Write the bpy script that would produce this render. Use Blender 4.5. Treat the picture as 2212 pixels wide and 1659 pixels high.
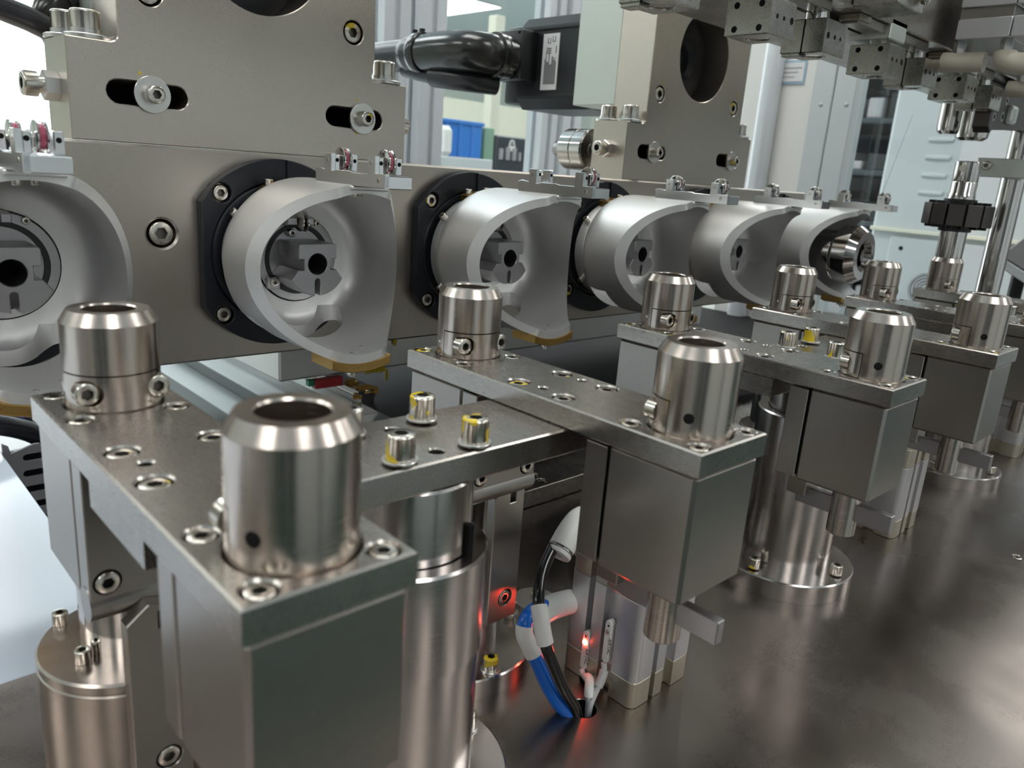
import bpy, bmesh, math, random
from mathutils import Vector, Matrix
from mathutils.geometry import tessellate_polygon
random.seed(7)
PI = math.pi
S = 0.001            # the machine is laid out in millimetres
ZT = -114.0          # top of the steel table in that layout (carrier plate tops are z = 0)
Z0 = 1.014           # world height of z = 0
SC = bpy.context.scene
COL = SC.collection
for o in list(bpy.data.objects):
    bpy.data.objects.remove(o)

# ------------------------------------------------------------------ camera, world, exposure
AX = ((0.731271206, -0.130267632, 0.669531752), (-0.678289552, -0.242315989, 0.69369031), (0.071872855, -0.961412141, -0.265557879))
cam_d = bpy.data.cameras.new('camera')
cam = bpy.data.objects.new('camera', cam_d)
COL.objects.link(cam)
right = [AX[i][0] for i in range(3)]; down = [AX[i][1] for i in range(3)]; fwd = [AX[i][2] for i in range(3)]
cam.matrix_world = Matrix(((right[0], -down[0], -fwd[0], 0), (right[1], -down[1], -fwd[1], 0), (right[2], -down[2], -fwd[2], 60 * S + Z0), (0, 0, 0, 1)))
cam_d.sensor_width = 36
cam_d.lens = 36 * 1673.18 / 2212
cam_d.clip_start = 0.005; cam_d.clip_end = 60
cam_d.dof.use_dof = True
cam_d.dof.focus_distance = 0.31
cam_d.dof.aperture_fstop = 24
SC.camera = cam
w = bpy.data.worlds.new('world'); SC.world = w; w.use_nodes = True
w.node_tree.nodes['Background'].inputs[0].default_value = (0.75, 0.82, 0.9, 1)
w.node_tree.nodes['Background'].inputs[1].default_value = 0.6
SC.view_settings.view_transform = 'Standard'
SC.view_settings.look = 'None'
SC.view_settings.exposure = 0.0
SC.view_settings.gamma = 1
SC.view_settings.use_curve_mapping = False
SC.cycles.use_denoising = True
SC.cycles.max_bounces = 10
SC.cycles.diffuse_bounces = 4
SC.cycles.glossy_bounces = 6
SC.cycles.sample_clamp_indirect = 6
PANEL_LIGHT = 9.0     # ceiling panels
WINDOW_LIGHT = 3.2    # daylight window wall behind the machine's left end

# ------------------------------------------------------------------ materials
def nt(name):
    m = bpy.data.materials.new(name); m.use_nodes = True
    return m, m.node_tree, m.node_tree.nodes['Principled BSDF']
def mat(name, col, metal=0.0, rough=0.5, spec=0.5, emit=None, estr=0, **kw):
    m, t, p = nt(name)
    p.inputs['Base Color'].default_value = (*col, 1); p.inputs['Metallic'].default_value = metal
    p.inputs['Roughness'].default_value = rough; p.inputs['Specular IOR Level'].default_value = spec
    if emit: p.inputs['Emission Color'].default_value = (*emit, 1); p.inputs['Emission Strength'].default_value = estr
    for k, v in kw.items(): p.inputs[k.replace('_', ' ')].default_value = v
    return m
def metal(name, col, rough, scale, var=0.08, bump=0.15, colvar=0.06, clouds=0.0, cscale=30, met=1.0, bdist=0.00004, mark=None):
    """machined metal: streak noise (scale per axis, 1/m) drives roughness and relief; clouds: slow smudges"""
    m, t, p = nt(name)
    n = t.nodes; L = t.links
    tc = n.new('ShaderNodeTexCoord'); mp = n.new('ShaderNodeMapping'); mp.inputs['Scale'].default_value = scale
    nz = n.new('ShaderNodeTexNoise'); nz.inputs['Scale'].default_value = 1; nz.inputs['Detail'].default_value = 4
    L.new(tc.outputs['Object'], mp.inputs[0]); L.new(mp.outputs[0], nz.inputs['Vector'])
    rr = n.new('ShaderNodeMapRange'); rr.inputs['From Min'].default_value = 0.3; rr.inputs['From Max'].default_value = 0.7
    rr.inputs['To Min'].default_value = max(rough - var, 0.03); rr.inputs['To Max'].default_value = rough + var
    L.new(nz.outputs['Fac'], rr.inputs['Value'])
    cr = n.new('ShaderNodeMix'); cr.data_type = 'RGBA'
    cr.inputs['A'].default_value = (*[c * (1 - colvar) for c in col], 1); cr.inputs['B'].default_value = (*[min(c * (1 + colvar), 1) for c in col], 1)
    L.new(nz.outputs['Fac'], cr.inputs['Factor'])
    last_c = cr.outputs['Result']; last_r = rr.outputs['Result']
    if clouds > 0:
        n2 = n.new('ShaderNodeTexNoise'); n2.inputs['Scale'].default_value = cscale; n2.inputs['Detail'].default_value = 5
        L.new(tc.outputs['Object'], n2.inputs['Vector'])
        r2 = n.new('ShaderNodeMapRange'); r2.inputs['From Min'].default_value = 0.35; r2.inputs['From Max'].default_value = 0.65
        r2.inputs['To Min'].default_value = -clouds; r2.inputs['To Max'].default_value = clouds
        L.new(n2.outputs['Fac'], r2.inputs['Value'])
        ad = n.new('ShaderNodeMath'); ad.operation = 'ADD'; ad.use_clamp = True
        L.new(last_r, ad.inputs[0]); L.new(r2.outputs['Result'], ad.inputs[1]); last_r = ad.outputs[0]
    if mark:
        col2, thr, sc = mark
        n3 = n.new('ShaderNodeTexNoise'); n3.inputs['Scale'].default_value = sc; n3.inputs['Detail'].default_value = 2
        oi = n.new('ShaderNodeObjectInfo'); va = n.new('ShaderNodeVectorMath'); va.operation = 'ADD'
        ml = n.new('ShaderNodeVectorMath'); ml.operation = 'SCALE'; ml.inputs['Scale'].default_value = 3.0
        L.new(oi.outputs['Location'], ml.inputs[0]); L.new(tc.outputs['Object'], va.inputs[0]); L.new(ml.outputs[0], va.inputs[1])
        L.new(va.outputs[0], n3.inputs['Vector'])
        g = n.new('ShaderNodeMath'); g.operation = 'GREATER_THAN'; g.inputs[1].default_value = thr; L.new(n3.outputs['Fac'], g.inputs[0])
        mx = n.new('ShaderNodeMix'); mx.data_type = 'RGBA'; mx.inputs['B'].default_value = (*col2, 1)
        L.new(g.outputs[0], mx.inputs['Factor']); L.new(last_c, mx.inputs['A']); last_c = mx.outputs['Result']
        sb = n.new('ShaderNodeMath'); sb.operation = 'SUBTRACT'; sb.inputs[0].default_value = met; sb.use_clamp = True
        L.new(g.outputs[0], sb.inputs[1]); L.new(sb.outputs[0], p.inputs['Metallic'])
    else:
        p.inputs['Metallic'].default_value = met
    L.new(last_c, p.inputs['Base Color']); L.new(last_r, p.inputs['Roughness'])
    if bump > 0:
        b = n.new('ShaderNodeBump'); b.inputs['Strength'].default_value = bump; b.inputs['Distance'].default_value = bdist
        L.new(nz.outputs['Fac'], b.inputs['Height']); L.new(b.outputs[0], p.inputs['Normal'])
    return m
YEL = (0.62, 0.46, 0.02)
M = {}
M['plate'] = metal('ground_steel', (0.40, 0.375, 0.345), 0.27, (5000, 400, 5000), bump=0.0, var=0.015, colvar=0.02, clouds=0.01, cscale=45)
M['block'] = metal('block_steel', (0.36, 0.335, 0.31), 0.30, (3000, 3000, 500), bump=0.0, var=0.01, colvar=0.02, clouds=0.01, cscale=45)
M['turned'] = metal('turned_steel', (0.53, 0.465, 0.42), 0.23, (120, 120, 9000), bump=0.05, var=0.04, clouds=0.015)
M['post'] = metal('turned_post_steel', (0.52, 0.49, 0.475), 0.2, (120, 120, 9000), bump=0.06, var=0.05)
M['beam'] = metal('brushed_beam_steel', (0.44, 0.40, 0.355), 0.35, (500, 4000, 6000), bump=0.05, clouds=0.02, cscale=14)
M['riser'] = metal('fine_ground_steel', (0.52, 0.475, 0.42), 0.33, (4000, 4000, 4000), bump=0.06, clouds=0.02, cscale=10)
M['cup'] = metal('blasted_aluminium', (0.74, 0.735, 0.725), 0.46, (5000, 5000, 5000), bump=0.1, met=0.9, colvar=0.03)
M['alu'] = metal('bright_aluminium', (0.80, 0.81, 0.82), 0.24, (300, 4000, 4000), bump=0.0, var=0.015, colvar=0.02)
M['mill'] = metal('mill_aluminium', (0.60, 0.63, 0.59), 0.42, (1500, 1500, 90), bump=0.0, met=0.8)
M['grip'] = metal('zinc_block_steel', (0.40, 0.39, 0.355), 0.27, (2500, 2500, 2500), bump=0.0, var=0.015, clouds=0.008, colvar=0.03, cscale=90)
M['jaw'] = metal('jaw_steel', (0.42, 0.41, 0.42), 0.34, (1500, 300, 1500), bump=0.0, var=0.015, colvar=0.02)
M['screw'] = metal('stainless_screw', (0.60, 0.565, 0.51), 0.22, (6000, 6000, 6000), bump=0.0, var=0.02, colvar=0.03)
M['screwy'] = metal('stainless_screw_marked', (0.60, 0.565, 0.51), 0.23, (6000, 6000, 6000), bump=0.0, var=0.02, colvar=0.03, mark=(YEL, 0.605, 150))
M['socket'] = mat('socket_shade', (0.16, 0.15, 0.135), 0.9, 0.38)  # darker than the heads: the recess shade is put into the colour
M['zinc'] = metal('zinc_washer', (0.62, 0.61, 0.59), 0.30, (6000, 6000, 6000), bump=0.0, var=0.01, colvar=0.01)
M['chrome'] = metal('chromed_shaft', (0.62, 0.60, 0.585), 0.10, (30, 30, 900), bump=0.05, var=0.03)
M['brass'] = metal('brass', (0.42, 0.26, 0.085), 0.34, (1200, 1200, 1200), bump=0.0)
M['blackano'] = mat('black_anodised', (0.016, 0.018, 0.024), 0.35, 0.36)
M['black'] = mat('black_plastic', (0.012, 0.012, 0.014), 0, 0.35)
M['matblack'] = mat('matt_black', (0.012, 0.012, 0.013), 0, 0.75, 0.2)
M['stage'] = mat('grey_stage_plate', (0.19, 0.215, 0.215), 0.3, 0.42)
M['hole'] = mat('bore_shade', (0.006, 0.006, 0.006), 0.0, 0.7, 0.15)  # near-black: the shade inside bores and slots is in the colour
M['motor'] = mat('motor_paint', (0.013, 0.015, 0.017), 0.1, 0.38)
M['cable'] = mat('cable_jacket', (0.012, 0.012, 0.016), 0, 0.32)
M['boot'] = mat('moulded_boot', (0.018, 0.018, 0.016), 0, 0.18)
M['white'] = mat('white_plastic', (0.78, 0.77, 0.74), 0, 0.32)
M['blueline'] = mat('pale_blue_print', (0.35, 0.50, 0.62), 0, 0.4)
M['beige'] = mat('aged_fitting', (0.52, 0.47, 0.39), 0, 0.4)
M['sleeve'] = mat('white_sleeve', (0.72, 0.70, 0.68), 0, 0.45)
M['grey'] = mat('grey_jacket', (0.50, 0.50, 0.50), 0, 0.4)
M['blue'] = mat('blue_hose', (0.004, 0.13, 0.60), 0, 0.22)
M['hose'] = mat('black_hose', (0.008, 0.008, 0.009), 0, 0.12)
M['pink'] = mat('pink_ring', (0.36, 0.07, 0.12), 0, 0.3)
M['yellow'] = mat('yellow_paint', YEL, 0, 0.4)
M['grease'] = mat('yellow_brown_grease', (0.30, 0.17, 0.035), 0, 0.12)
M['ivory'] = mat('painted_panel', (0.55, 0.58, 0.59), 0, 0.4)
M['sheet'] = mat('white_glossy_sheet', (0.60, 0.66, 0.75), 0, 0.12)
M['profile'] = metal('anodised_profile', (0.66, 0.68, 0.71), 0.38, (500, 500, 60), bump=0.0, met=0.3)
M['cyl'] = metal('anodised_cylinder', (0.60, 0.60, 0.62), 0.36, (1200, 1200, 1200), bump=0.15, met=0.85)
M['cap'] = metal('champagne_cap', (0.50, 0.46, 0.38), 0.38, (1500, 1500, 1500), bump=0.15, met=0.85)
M['label'] = mat('label_print', (0.70, 0.70, 0.70), 0, 0.4)
M['ink'] = mat('black_ink', (0.03, 0.03, 0.035), 0, 0.5)
M['led'] = mat('red_led', (0.9, 0.1, 0.05), 0, 0.3, emit=(1.0, 0.06, 0.03), estr=110)
M['red'] = mat('red_seal', (0.35, 0.02, 0.03), 0, 0.3)
M['green'] = mat('green_seal', (0.02, 0.22, 0.12), 0, 0.3)
M['table'] = metal('dark_table_steel', (0.235, 0.207, 0.187), 0.30, (1500, 5000, 5000), bump=0.03, var=0.03, clouds=0.09, cscale=16)
M['core'] = metal('rotor_lamination', (0.10, 0.09, 0.085), 0.42, (300, 300, 5000), bump=0.3)
M['floor'] = mat('grey_epoxy', (0.42, 0.45, 0.43), 0, 0.3)
M['aisle'] = mat('green_reflection_mat', (0.022, 0.058, 0.043), 0, 0.25)
M['wall'] = mat('factory_wall', (0.72, 0.76, 0.72), 0, 0.6)
M['wallb'] = mat('far_wall', (0.66, 0.72, 0.66), 0, 0.6)
M['ceil'] = mat('factory_ceiling', (0.74, 0.84, 0.90), 0, 0.7)
M['panel'] = mat('ceiling_light', (0.9, 0.9, 0.9), 0, 0.5, emit=(1.0, 0.99, 0.96), estr=PANEL_LIGHT)
M['window'] = mat('bright_window', (0.9, 0.9, 0.9), 0, 0.5, emit=(0.92, 0.97, 1.0), estr=WINDOW_LIGHT)
M['crate'] = mat('blue_crate', (0.03, 0.20, 0.62), 0, 0.4)
M['crated'] = mat('deep_blue_crate', (0.02, 0.06, 0.42), 0, 0.4)
M['dkmach'] = mat('dark_machine', (0.03, 0.04, 0.05), 0, 0.35)
M['greypaint'] = mat('grey_paint', (0.34, 0.33, 0.34), 0, 0.5)
M['greenp'] = mat('green_paint', (0.22, 0.36, 0.26), 0, 0.5)
M['cream'] = mat('cream_paint', (0.74, 0.73, 0.60), 0, 0.5)
M['orange'] = mat('orange_paint', (0.62, 0.38, 0.08), 0, 0.5)
def clear(name, tint, refl=0.06):
    m = bpy.data.materials.new(name); m.use_nodes = True
    t = m.node_tree; n = t.nodes; n.clear(); L = t.links
    out = n.new('ShaderNodeOutputMaterial'); mx = n.new('ShaderNodeMixShader'); tr = n.new('ShaderNodeBsdfTransparent'); gl = n.new('ShaderNodeBsdfGlossy')
    fr = n.new('ShaderNodeFresnel'); fr.inputs[0].default_value = 1.45
    tr.inputs[0].default_value = (*tint, 1); gl.inputs['Roughness'].default_value = 0.02
    ge = n.new('ShaderNodeNewGeometry'); sb = n.new('ShaderNodeMath'); sb.operation = 'SUBTRACT'; sb.inputs[0].default_value = 1.0; L.new(ge.outputs['Backfacing'], sb.inputs[1])
    ml = n.new('ShaderNodeMath'); ml.operation = 'MULTIPLY'; L.new(fr.outputs[0], ml.inputs[0]); L.new(sb.outputs[0], ml.inputs[1])
    L.new(ml.outputs[0], mx.inputs[0]); L.new(tr.outputs[0], mx.inputs[1]); L.new(gl.outputs[0], mx.inputs[2]); L.new(mx.outputs[0], out.inputs[0])
    return m
M['acrylic'] = clear('clear_acrylic', (0.93, 0.96, 0.97))
M['wire'] = mat('copper_wire', (0.25, 0.17, 0.10), 0.8, 0.3)

# ------------------------------------------------------------------ geometry helpers
FR = {'z': Matrix.Identity(4), 'y': Matrix.Rotation(PI / 2, 4, 'X'),            # y: u = x, v = z, extrudes toward -y
      'x': Matrix(((0, 0, -1, 0), (-1, 0, 0, 0), (0, 1, 0, 0), (0, 0, 0, 1))),   # x: u = -y, v = z, extrudes toward -x
      'Y': Matrix.Rotation(-PI / 2, 4, 'X'), 'X': Matrix.Rotation(PI / 2, 4, 'Y'), 'Z': Matrix.Rotation(PI, 4, 'X'), '-x': Matrix.Rotation(-PI / 2, 4, 'Y')}
EU = {'z': (0, 0, 0), 'y': (PI / 2, 0, 0), 'x': (0, -PI / 2, 0), 'X': (0, PI / 2, 0), 'Y': (-PI / 2, 0, 0), 'Z': (PI, 0, 0)}
def circ(cx, cy, r, n=28, a0=0.0):
    return [(cx + r * math.cos(a0 + 2 * PI * i / n), cy + r * math.sin(a0 + 2 * PI * i / n)) for i in range(n)]
def rrect(x0, x1, y0, y1, r=0, n=4):
    if r <= 0: return [(x0, y0), (x1, y0), (x1, y1), (x0, y1)]
    out = []
    for cx, cy, a in ((x1 - r, y0 + r, -PI / 2), (x1 - r, y1 - r, 0), (x0 + r, y1 - r, PI / 2), (x0 + r, y0 + r, PI)):
        out += [(cx + r * math.cos(a + PI / 2 * i / n), cy + r * math.sin(a + PI / 2 * i / n)) for i in range(n + 1)]
    return out
def slot(x0, x1, y, r, n=8):
    return [(x1 - r + r * math.cos(-PI / 2 + PI * i / n), y + r * math.sin(-PI / 2 + PI * i / n)) for i in range(n + 1)] + \
           [(x0 + r + r * math.cos(PI / 2 + PI * i / n), y + r * math.sin(PI / 2 + PI * i / n)) for i in range(n + 1)]
def area(l): return 0.5 * sum(l[i - 1][0] * l[i][1] - l[i][0] * l[i - 1][1] for i in range(len(l)))
def offset(l, b):
    out = []; n = len(l)
    for i in range(n):
        p0, p, p1 = l[i - 1], l[i], l[(i + 1) % n]
        d0 = Vector((p[0] - p0[0], p[1] - p0[1])); d1 = Vector((p1[0] - p[0], p1[1] - p[1]))
        if d0.length < 1e-6: d0 = d1
        if d1.length < 1e-6: d1 = d0
        d0.normalize(); d1.normalize()
        n0 = Vector((-d0.y, d0.x)); n1 = Vector((-d1.y, d1.x)); m = n0 + n1
        k = m.length_squared
        m = m * (2 / k) if k > 0.3 else n0
        out.append((p[0] + m.x * b, p[1] + m.y * b))
    return out
class MB:
    def __init__(s): s.bm = bmesh.new()
    def _add(s, bm2, mx=None):
        if mx is not None: bm2.transform(mx)
        me = bpy.data.meshes.new('tmp'); bm2.to_mesh(me); bm2.free(); s.bm.from_mesh(me); bpy.data.meshes.remove(me)
        return s
    def box(s, x0, x1, y0, y1, z0, z1, b=0.25, seg=1, mx=None):
        t = bmesh.new(); bmesh.ops.create_cube(t, size=1)
        for v in t.verts: v.co = Vector(((x0 + x1) / 2 + v.co.x * (x1 - x0), (y0 + y1) / 2 + v.co.y * (y1 - y0), (z0 + z1) / 2 + v.co.z * (z1 - z0)))
        if b > 0: bmesh.ops.bevel(t, geom=t.edges[:], offset=b, segments=seg, affect='EDGES', profile=0.5)
        return s._add(t, mx)
    def lathe(s, prof, n=48, at=(0, 0, 0), ax='z', a0=0.0, a1=2 * PI, close=True):
        """prof: (r, h) pairs, first to last; closed into a loop unless it starts and ends on the axis"""
        t = bmesh.new(); full = abs(a1 - a0 - 2 * PI) < 1e-6; m = n if full else n + 1
        rings = []
        for r, h in prof:
            if r < 1e-6: rings.append([t.verts.new((0, 0, h))])
            else: rings.append([t.verts.new((r * math.cos(a0 + (a1 - a0) * i / n), r * math.sin(a0 + (a1 - a0) * i / n), h)) for i in range(m)])
        pairs = list(zip(rings[:-1], rings[1:]))
        if close and not (len(rings[0]) == 1 and len(rings[-1]) == 1): pairs.append((rings[-1], rings[0]))
        for A, B in pairs:
            for i in range(n):
                j = (i + 1) % m if full else i + 1
                f = []
                for v in ((A[i], A[j], B[j], B[i]) if len(A) > 1 and len(B) > 1 else (A[0], B[j], B[i]) if len(A) == 1 and len(B) > 1 else (A[i], A[j], B[0]) if len(A) > 1 else ()):
                    if v not in f: f.append(v)
                if len(f) > 2:
                    try: t.faces.new(f)
                    except ValueError: pass
        if not full:
            for k in (0, n):
                loop = [R[k] if len(R) > 1 else R[0] for R in rings]
                try: t.faces.new(loop)
                except ValueError: pass
        bmesh.ops.recalc_face_normals(t, faces=t.faces[:])
        return s._add(t, Matrix.Translation(at) @ FR[ax])
    def prism(s, loops, w0, w1, fr='z', b=0.0, at=(0, 0, 0), b0=None):
        if fr == 'x': loops = [[(-u, v) for u, v in l] for l in loops]
        b0 = b if b0 is None else b0
        L = []
        for i, l in enumerate(loops):
            l = list(l); a = area(l)
            if (i == 0 and a < 0) or (i > 0 and a > 0): l.reverse()
            L.append(l)
        t = bmesh.new(); caps = []
        for w, bb, sgn in ((w0, b0, 1), (w1, b, -1)):
            rows = []
            for l in L:
                lo = offset(l, bb) if bb > 0 else l
                cap = [t.verts.new((u, v, w)) for u, v in lo]
                side = [t.verts.new((u, v, w + sgn * bb)) for u, v in l] if bb > 0 else cap
                rows.append((cap, side))
            caps.append(rows)
            flat = [v for c, _ in rows for v in c]
            for tri in tessellate_polygon([[Vector((v.co.x, v.co.y, 0)) for v in c] for c, _ in rows]):
                try: t.faces.new([flat[k] for k in tri])
                except ValueError: pass
        for k in range(len(L)):
            (c0, s0), (c1, s1) = caps[0][k], caps[1][k]
            strips = [(s0, s1)] + ([(c0, s0)] if c0 is not s0 else []) + ([(s1, c1)] if c1 is not s1 else [])
            for A, B in strips:
                for i in range(len(A)):
                    j = (i + 1) % len(A)
                    try: t.faces.new((A[i], A[j], B[j], B[i]))
                    except ValueError: pass
        bmesh.ops.recalc_face_normals(t, faces=t.faces[:])
        return s._add(t, Matrix.Translation(at) @ FR[fr])
    def tube(s, pts, r, n=14, cap=True):
        t = bmesh.new(); P = [Vector(p) for p in pts]; rs = r if isinstance(r, (list, tuple)) else [r] * len(P)
        up = Vector((0.13, 0.31, 0.94)); rings = []
        for i, p in enumerate(P):
            d = (P[min(i + 1, len(P) - 1)] - P[max(i - 1, 0)]).normalized()
            a = d.cross(up); a = a.normalized() if a.length > 1e-4 else d.cross(Vector((1, 0, 0))).normalized()
            c = d.cross(a); up = a.cross(d)
            rings.append([t.verts.new(p + (a * math.cos(2 * PI * k / n) + c * math.sin(2 * PI * k / n)) * rs[i]) for k in range(n)])
        for A, B in zip(rings[:-1], rings[1:]):
            for k in range(n): t.faces.new((A[k], A[(k + 1) % n], B[(k + 1) % n], B[k]))
        if cap: t.faces.new(rings[0][::-1]); t.faces.new(rings[-1])
        bmesh.ops.recalc_face_normals(t, faces=t.faces[:])
        return s._add(t)
    def blob(s, c, r, amp=0.3, sub=3, seed=0):
        t = bmesh.new(); bmesh.ops.create_icosphere(t, subdivisions=sub, radius=1)
        for v in t.verts:
            k = 1 + amp * (math.sin(v.co.x * 5 + seed) * math.cos(v.co.y * 4 + 2 * seed) + 0.5 * math.sin(v.co.z * 9 + seed * 3))
            v.co = Vector((c[0] + v.co.x * r[0] * k, c[1] + v.co.y * r[1] * k, c[2] + v.co.z * r[2] * k))
        return s._add(t)
    def mesh(s, name, smooth=32):
        for v in s.bm.verts: v.co *= S
        bmesh.ops.remove_doubles(s.bm, verts=s.bm.verts[:], dist=1e-7)
        me = bpy.data.meshes.new(name); s.bm.to_mesh(me); s.bm.free()
        for p in me.polygons: p.use_smooth = True
        me.set_sharp_from_angle(angle=math.radians(smooth))
        return me
def bez(pts, n=10):
    """Catmull-Rom through pts"""
    P = [Vector(p) for p in pts]; P = [P[0] * 2 - P[1]] + P + [P[-1] * 2 - P[-2]]; out = []
    for i in range(1, len(P) - 2):
        for k in range(n):
            t = k / n; a, b, c, d = P[i - 1:i + 3]
            out.append(0.5 * ((2 * b) + (c - a) * t + (2 * a - 5 * b + 4 * c - d) * t * t + (3 * b - a - 3 * c + d) * t ** 3))
    return out + [P[-2]]
def obj(name, me, m, parent=None, loc=(0, 0, 0), rot=None):
    if isinstance(me, MB): me = me.mesh(name)
    if m is not None and not me.materials: me.materials.append(M[m])
    o = bpy.data.objects.new(name, me); COL.objects.link(o)
    if parent is not None: o.parent = parent; o.location = [c * S for c in loc]
    else: o.location = (loc[0] * S, loc[1] * S, loc[2] * S + Z0)
    if rot: o.rotation_euler = rot
    return o
def tag(o, label, cat, group=None, kind=None):
    if label: o['label'] = label
    if cat: o['category'] = cat
    if group: o['group'] = group
    if kind: o['kind'] = kind
    return o
def thing(name, label, cat, loc=(0, 0, 0), group=None):
    o = bpy.data.objects.new(name, None); COL.objects.link(o)
    o.empty_display_size = 0.01; o.location = (loc[0] * S, loc[1] * S, loc[2] * S + Z0)
    return tag(o, label, cat, group)
def dup(o, loc, label):
    r = o.copy(); COL.objects.link(r); r['label'] = label
    r.location = (loc[0] * S, loc[1] * S, loc[2] * S + Z0)
    for ch in list(o.children):
        c = ch.copy(); COL.objects.link(c); c.parent = r
        for g in ch.children:
            d = g.copy(); COL.objects.link(d); d.parent = c
    return r
def cut(me, cutters):
    """boolean difference of mesh me with a list of MB cutters (all in mm)"""
    o = bpy.data.objects.new('tmp', me); COL.objects.link(o); tmp = [o]
    for c in cutters:
        k = bpy.data.objects.new('tmp', c.mesh('tmp')); COL.objects.link(k); tmp.append(k)
        md = o.modifiers.new('b', 'BOOLEAN'); md.object = k; md.operation = 'DIFFERENCE'; md.solver = 'EXACT'
    bpy.context.view_layer.update()
    dg = bpy.context.evaluated_depsgraph_get()
    out = bpy.data.meshes.new_from_object(o.evaluated_get(dg)); out.materials.clear()
    for t in tmp: bpy.data.objects.remove(t)
    for p in out.polygons: p.use_smooth = True
    out.set_sharp_from_angle(angle=math.radians(32))
    return out
_sc = {}
def screw_mesh(R, h, knurl=True, hexr=None):
    key = (R, h, knurl)
    if key in _sc: return _sc[key]
    n = 36; hexr = hexr or R * 0.52; c = R * 0.12; t = bmesh.new()
    def ring(f, z): return [t.verts.new((f(i) * math.cos(2 * PI * i / n), f(i) * math.sin(2 * PI * i / n), z)) for i in range(n)]
    kn = (lambda i: R * (1 if i % 2 else 0.965)) if knurl else (lambda i: R)
    hx = lambda i: hexr * math.cos(PI / 6) / math.cos(((2 * PI * i / n) % (PI / 3)) - PI / 6)
    rs = [ring(kn, 0), ring(kn, h - c * 1.6), ring(lambda i: R, h - c * 1.3), ring(lambda i: R - c * 0.4, h - c * 0.35), ring(lambda i: R - c, h), ring(hx, h), ring(hx, h * 0.42)]
    for A, B in zip(rs[:-1], rs[1:]):
        for i in range(n): t.faces.new((A[i], A[(i + 1) % n], B[(i + 1) % n], B[i]))
    t.faces.new(rs[-1]); t.faces.new(rs[0][::-1])
    t.faces.ensure_lookup_table()
    for f in t.faces:
        c_ = f.calc_center_median()
        if c_.z > h * 0.3 and math.hypot(c_.x, c_.y) < hexr * 1.01 and (abs(f.normal.z) < 0.5 or c_.z < h * 0.6): f.material_index = 1
    bmesh.ops.recalc_face_normals(t, faces=t.faces[:])
    mb = MB(); mb._add(t); _sc[key] = mb.mesh('screw_head', 40)
    return _sc[key]
_mm = {}
def matted(me, m):
    k = (me.name, m)
    if k not in _mm:
        c = me.copy(); idx = [p.material_index for p in c.polygons]; c.materials.clear(); c.materials.append(M[m]); c.materials.append(M['socket']); c.polygons.foreach_set('material_index', idx); _mm[k] = c
    return _mm[k]
def screw(parent, loc, R, h, ax='z', m='screw', name='screw', washer=None, knurl=True, twist=0.0):
    o = obj(name, matted(screw_mesh(R, h, knurl), m), None, parent, loc, EU[ax])
    if twist: o.rotation_euler.rotate_axis('Z', twist)
    if washer:
        wr, wt = washer
        key = ('w', wr, wt, R)
        if key not in _sc: _sc[key] = MB().lathe([(R * 0.5, -wt), (wr - 0.15, -wt), (wr, -wt + 0.15), (wr, -0.15), (wr - 0.15, 0), (R * 0.5, 0)], 32).mesh('washer')
        wsh = obj('washer', matted(_sc[key], 'zinc'), None, o)
    return o
def disc_hole(parent, loc, r, ax, name='hole', m='hole'):
    key = ('h', r)
    if key not in _sc: _sc[key] = MB().lathe([(0, 0.06), (r * 0.8, 0.06), (r, 0.02), (r, -0.3), (0, -0.3)], 20).mesh('hole')
    return obj(name, matted(_sc[key], m), None, parent, loc, EU[ax])

# ================================================================== ROOM
def struct(name, mb, m, loc=(0, 0, 0), parent=None):
    o = obj(name, mb, m, parent, loc)
    if parent is None: o['kind'] = 'structure'
    return o
FL = -Z0 / S          # floor level in mm
RX0, RX1, RY0, RY1, CE = -4200, 10500, -4000, 10500, 1990
struct('floor', MB().box(RX0, RX1, RY0, RY1, FL - 100, FL, 0), 'floor')
o = obj('reflection_mat', MB().box(-2500, 9000, -3900, -245, FL + 0.1, FL + 6, 1), 'aisle'); tag(o, 'unseen dark green mat added for reflections before the machine', 'mat')  # out of view, added so the front faces reflect dark green
struct('ceiling', MB().box(RX0, RX1, RY0, RY1, CE, CE + 100, 0), 'ceil')
struct('wall_left', MB().box(RX0 - 100, RX0, RY0, RY1, FL, CE, 0), 'wall')
struct('wall_right', MB().box(RX1, RX1 + 100, RY0, RY1, FL, CE, 0), 'wall')
struct('wall_back', MB().box(RX0, RX1, RY1, RY1 + 100, FL, CE, 0), 'wallb')
struct('wall_front', MB().box(RX0, RX1, RY0 - 100, RY0, FL, CE, 0), 'greypaint')
pl = MB().box(-300, 300, -600, 600, -14, 0, 0).mesh('light_diffuser'); fm = MB().prism([rrect(-325, 325, -625, 625), rrect(-300, 300, -600, 600)], -20, 0).mesh('light_frame')
lk = 0
for gc_, gx in enumerate((-2300, -100, 2100, 4300, 6600, 8800)):
    for gy in [(-370 if gc_ % 2 == 0 else -1485) + 2200 * q for q in (-1, 0, 1, 2, 3, 4)]:
        lk += 1
        t = thing('ceiling_light', 'rectangular white LED panel set into the pale blue ceiling', 'ceiling light', (gx, gy, CE), 'ceiling light panels')
        obj('light_diffuser', pl, 'panel', t); obj('light_frame', fm, 'white', t)

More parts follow.
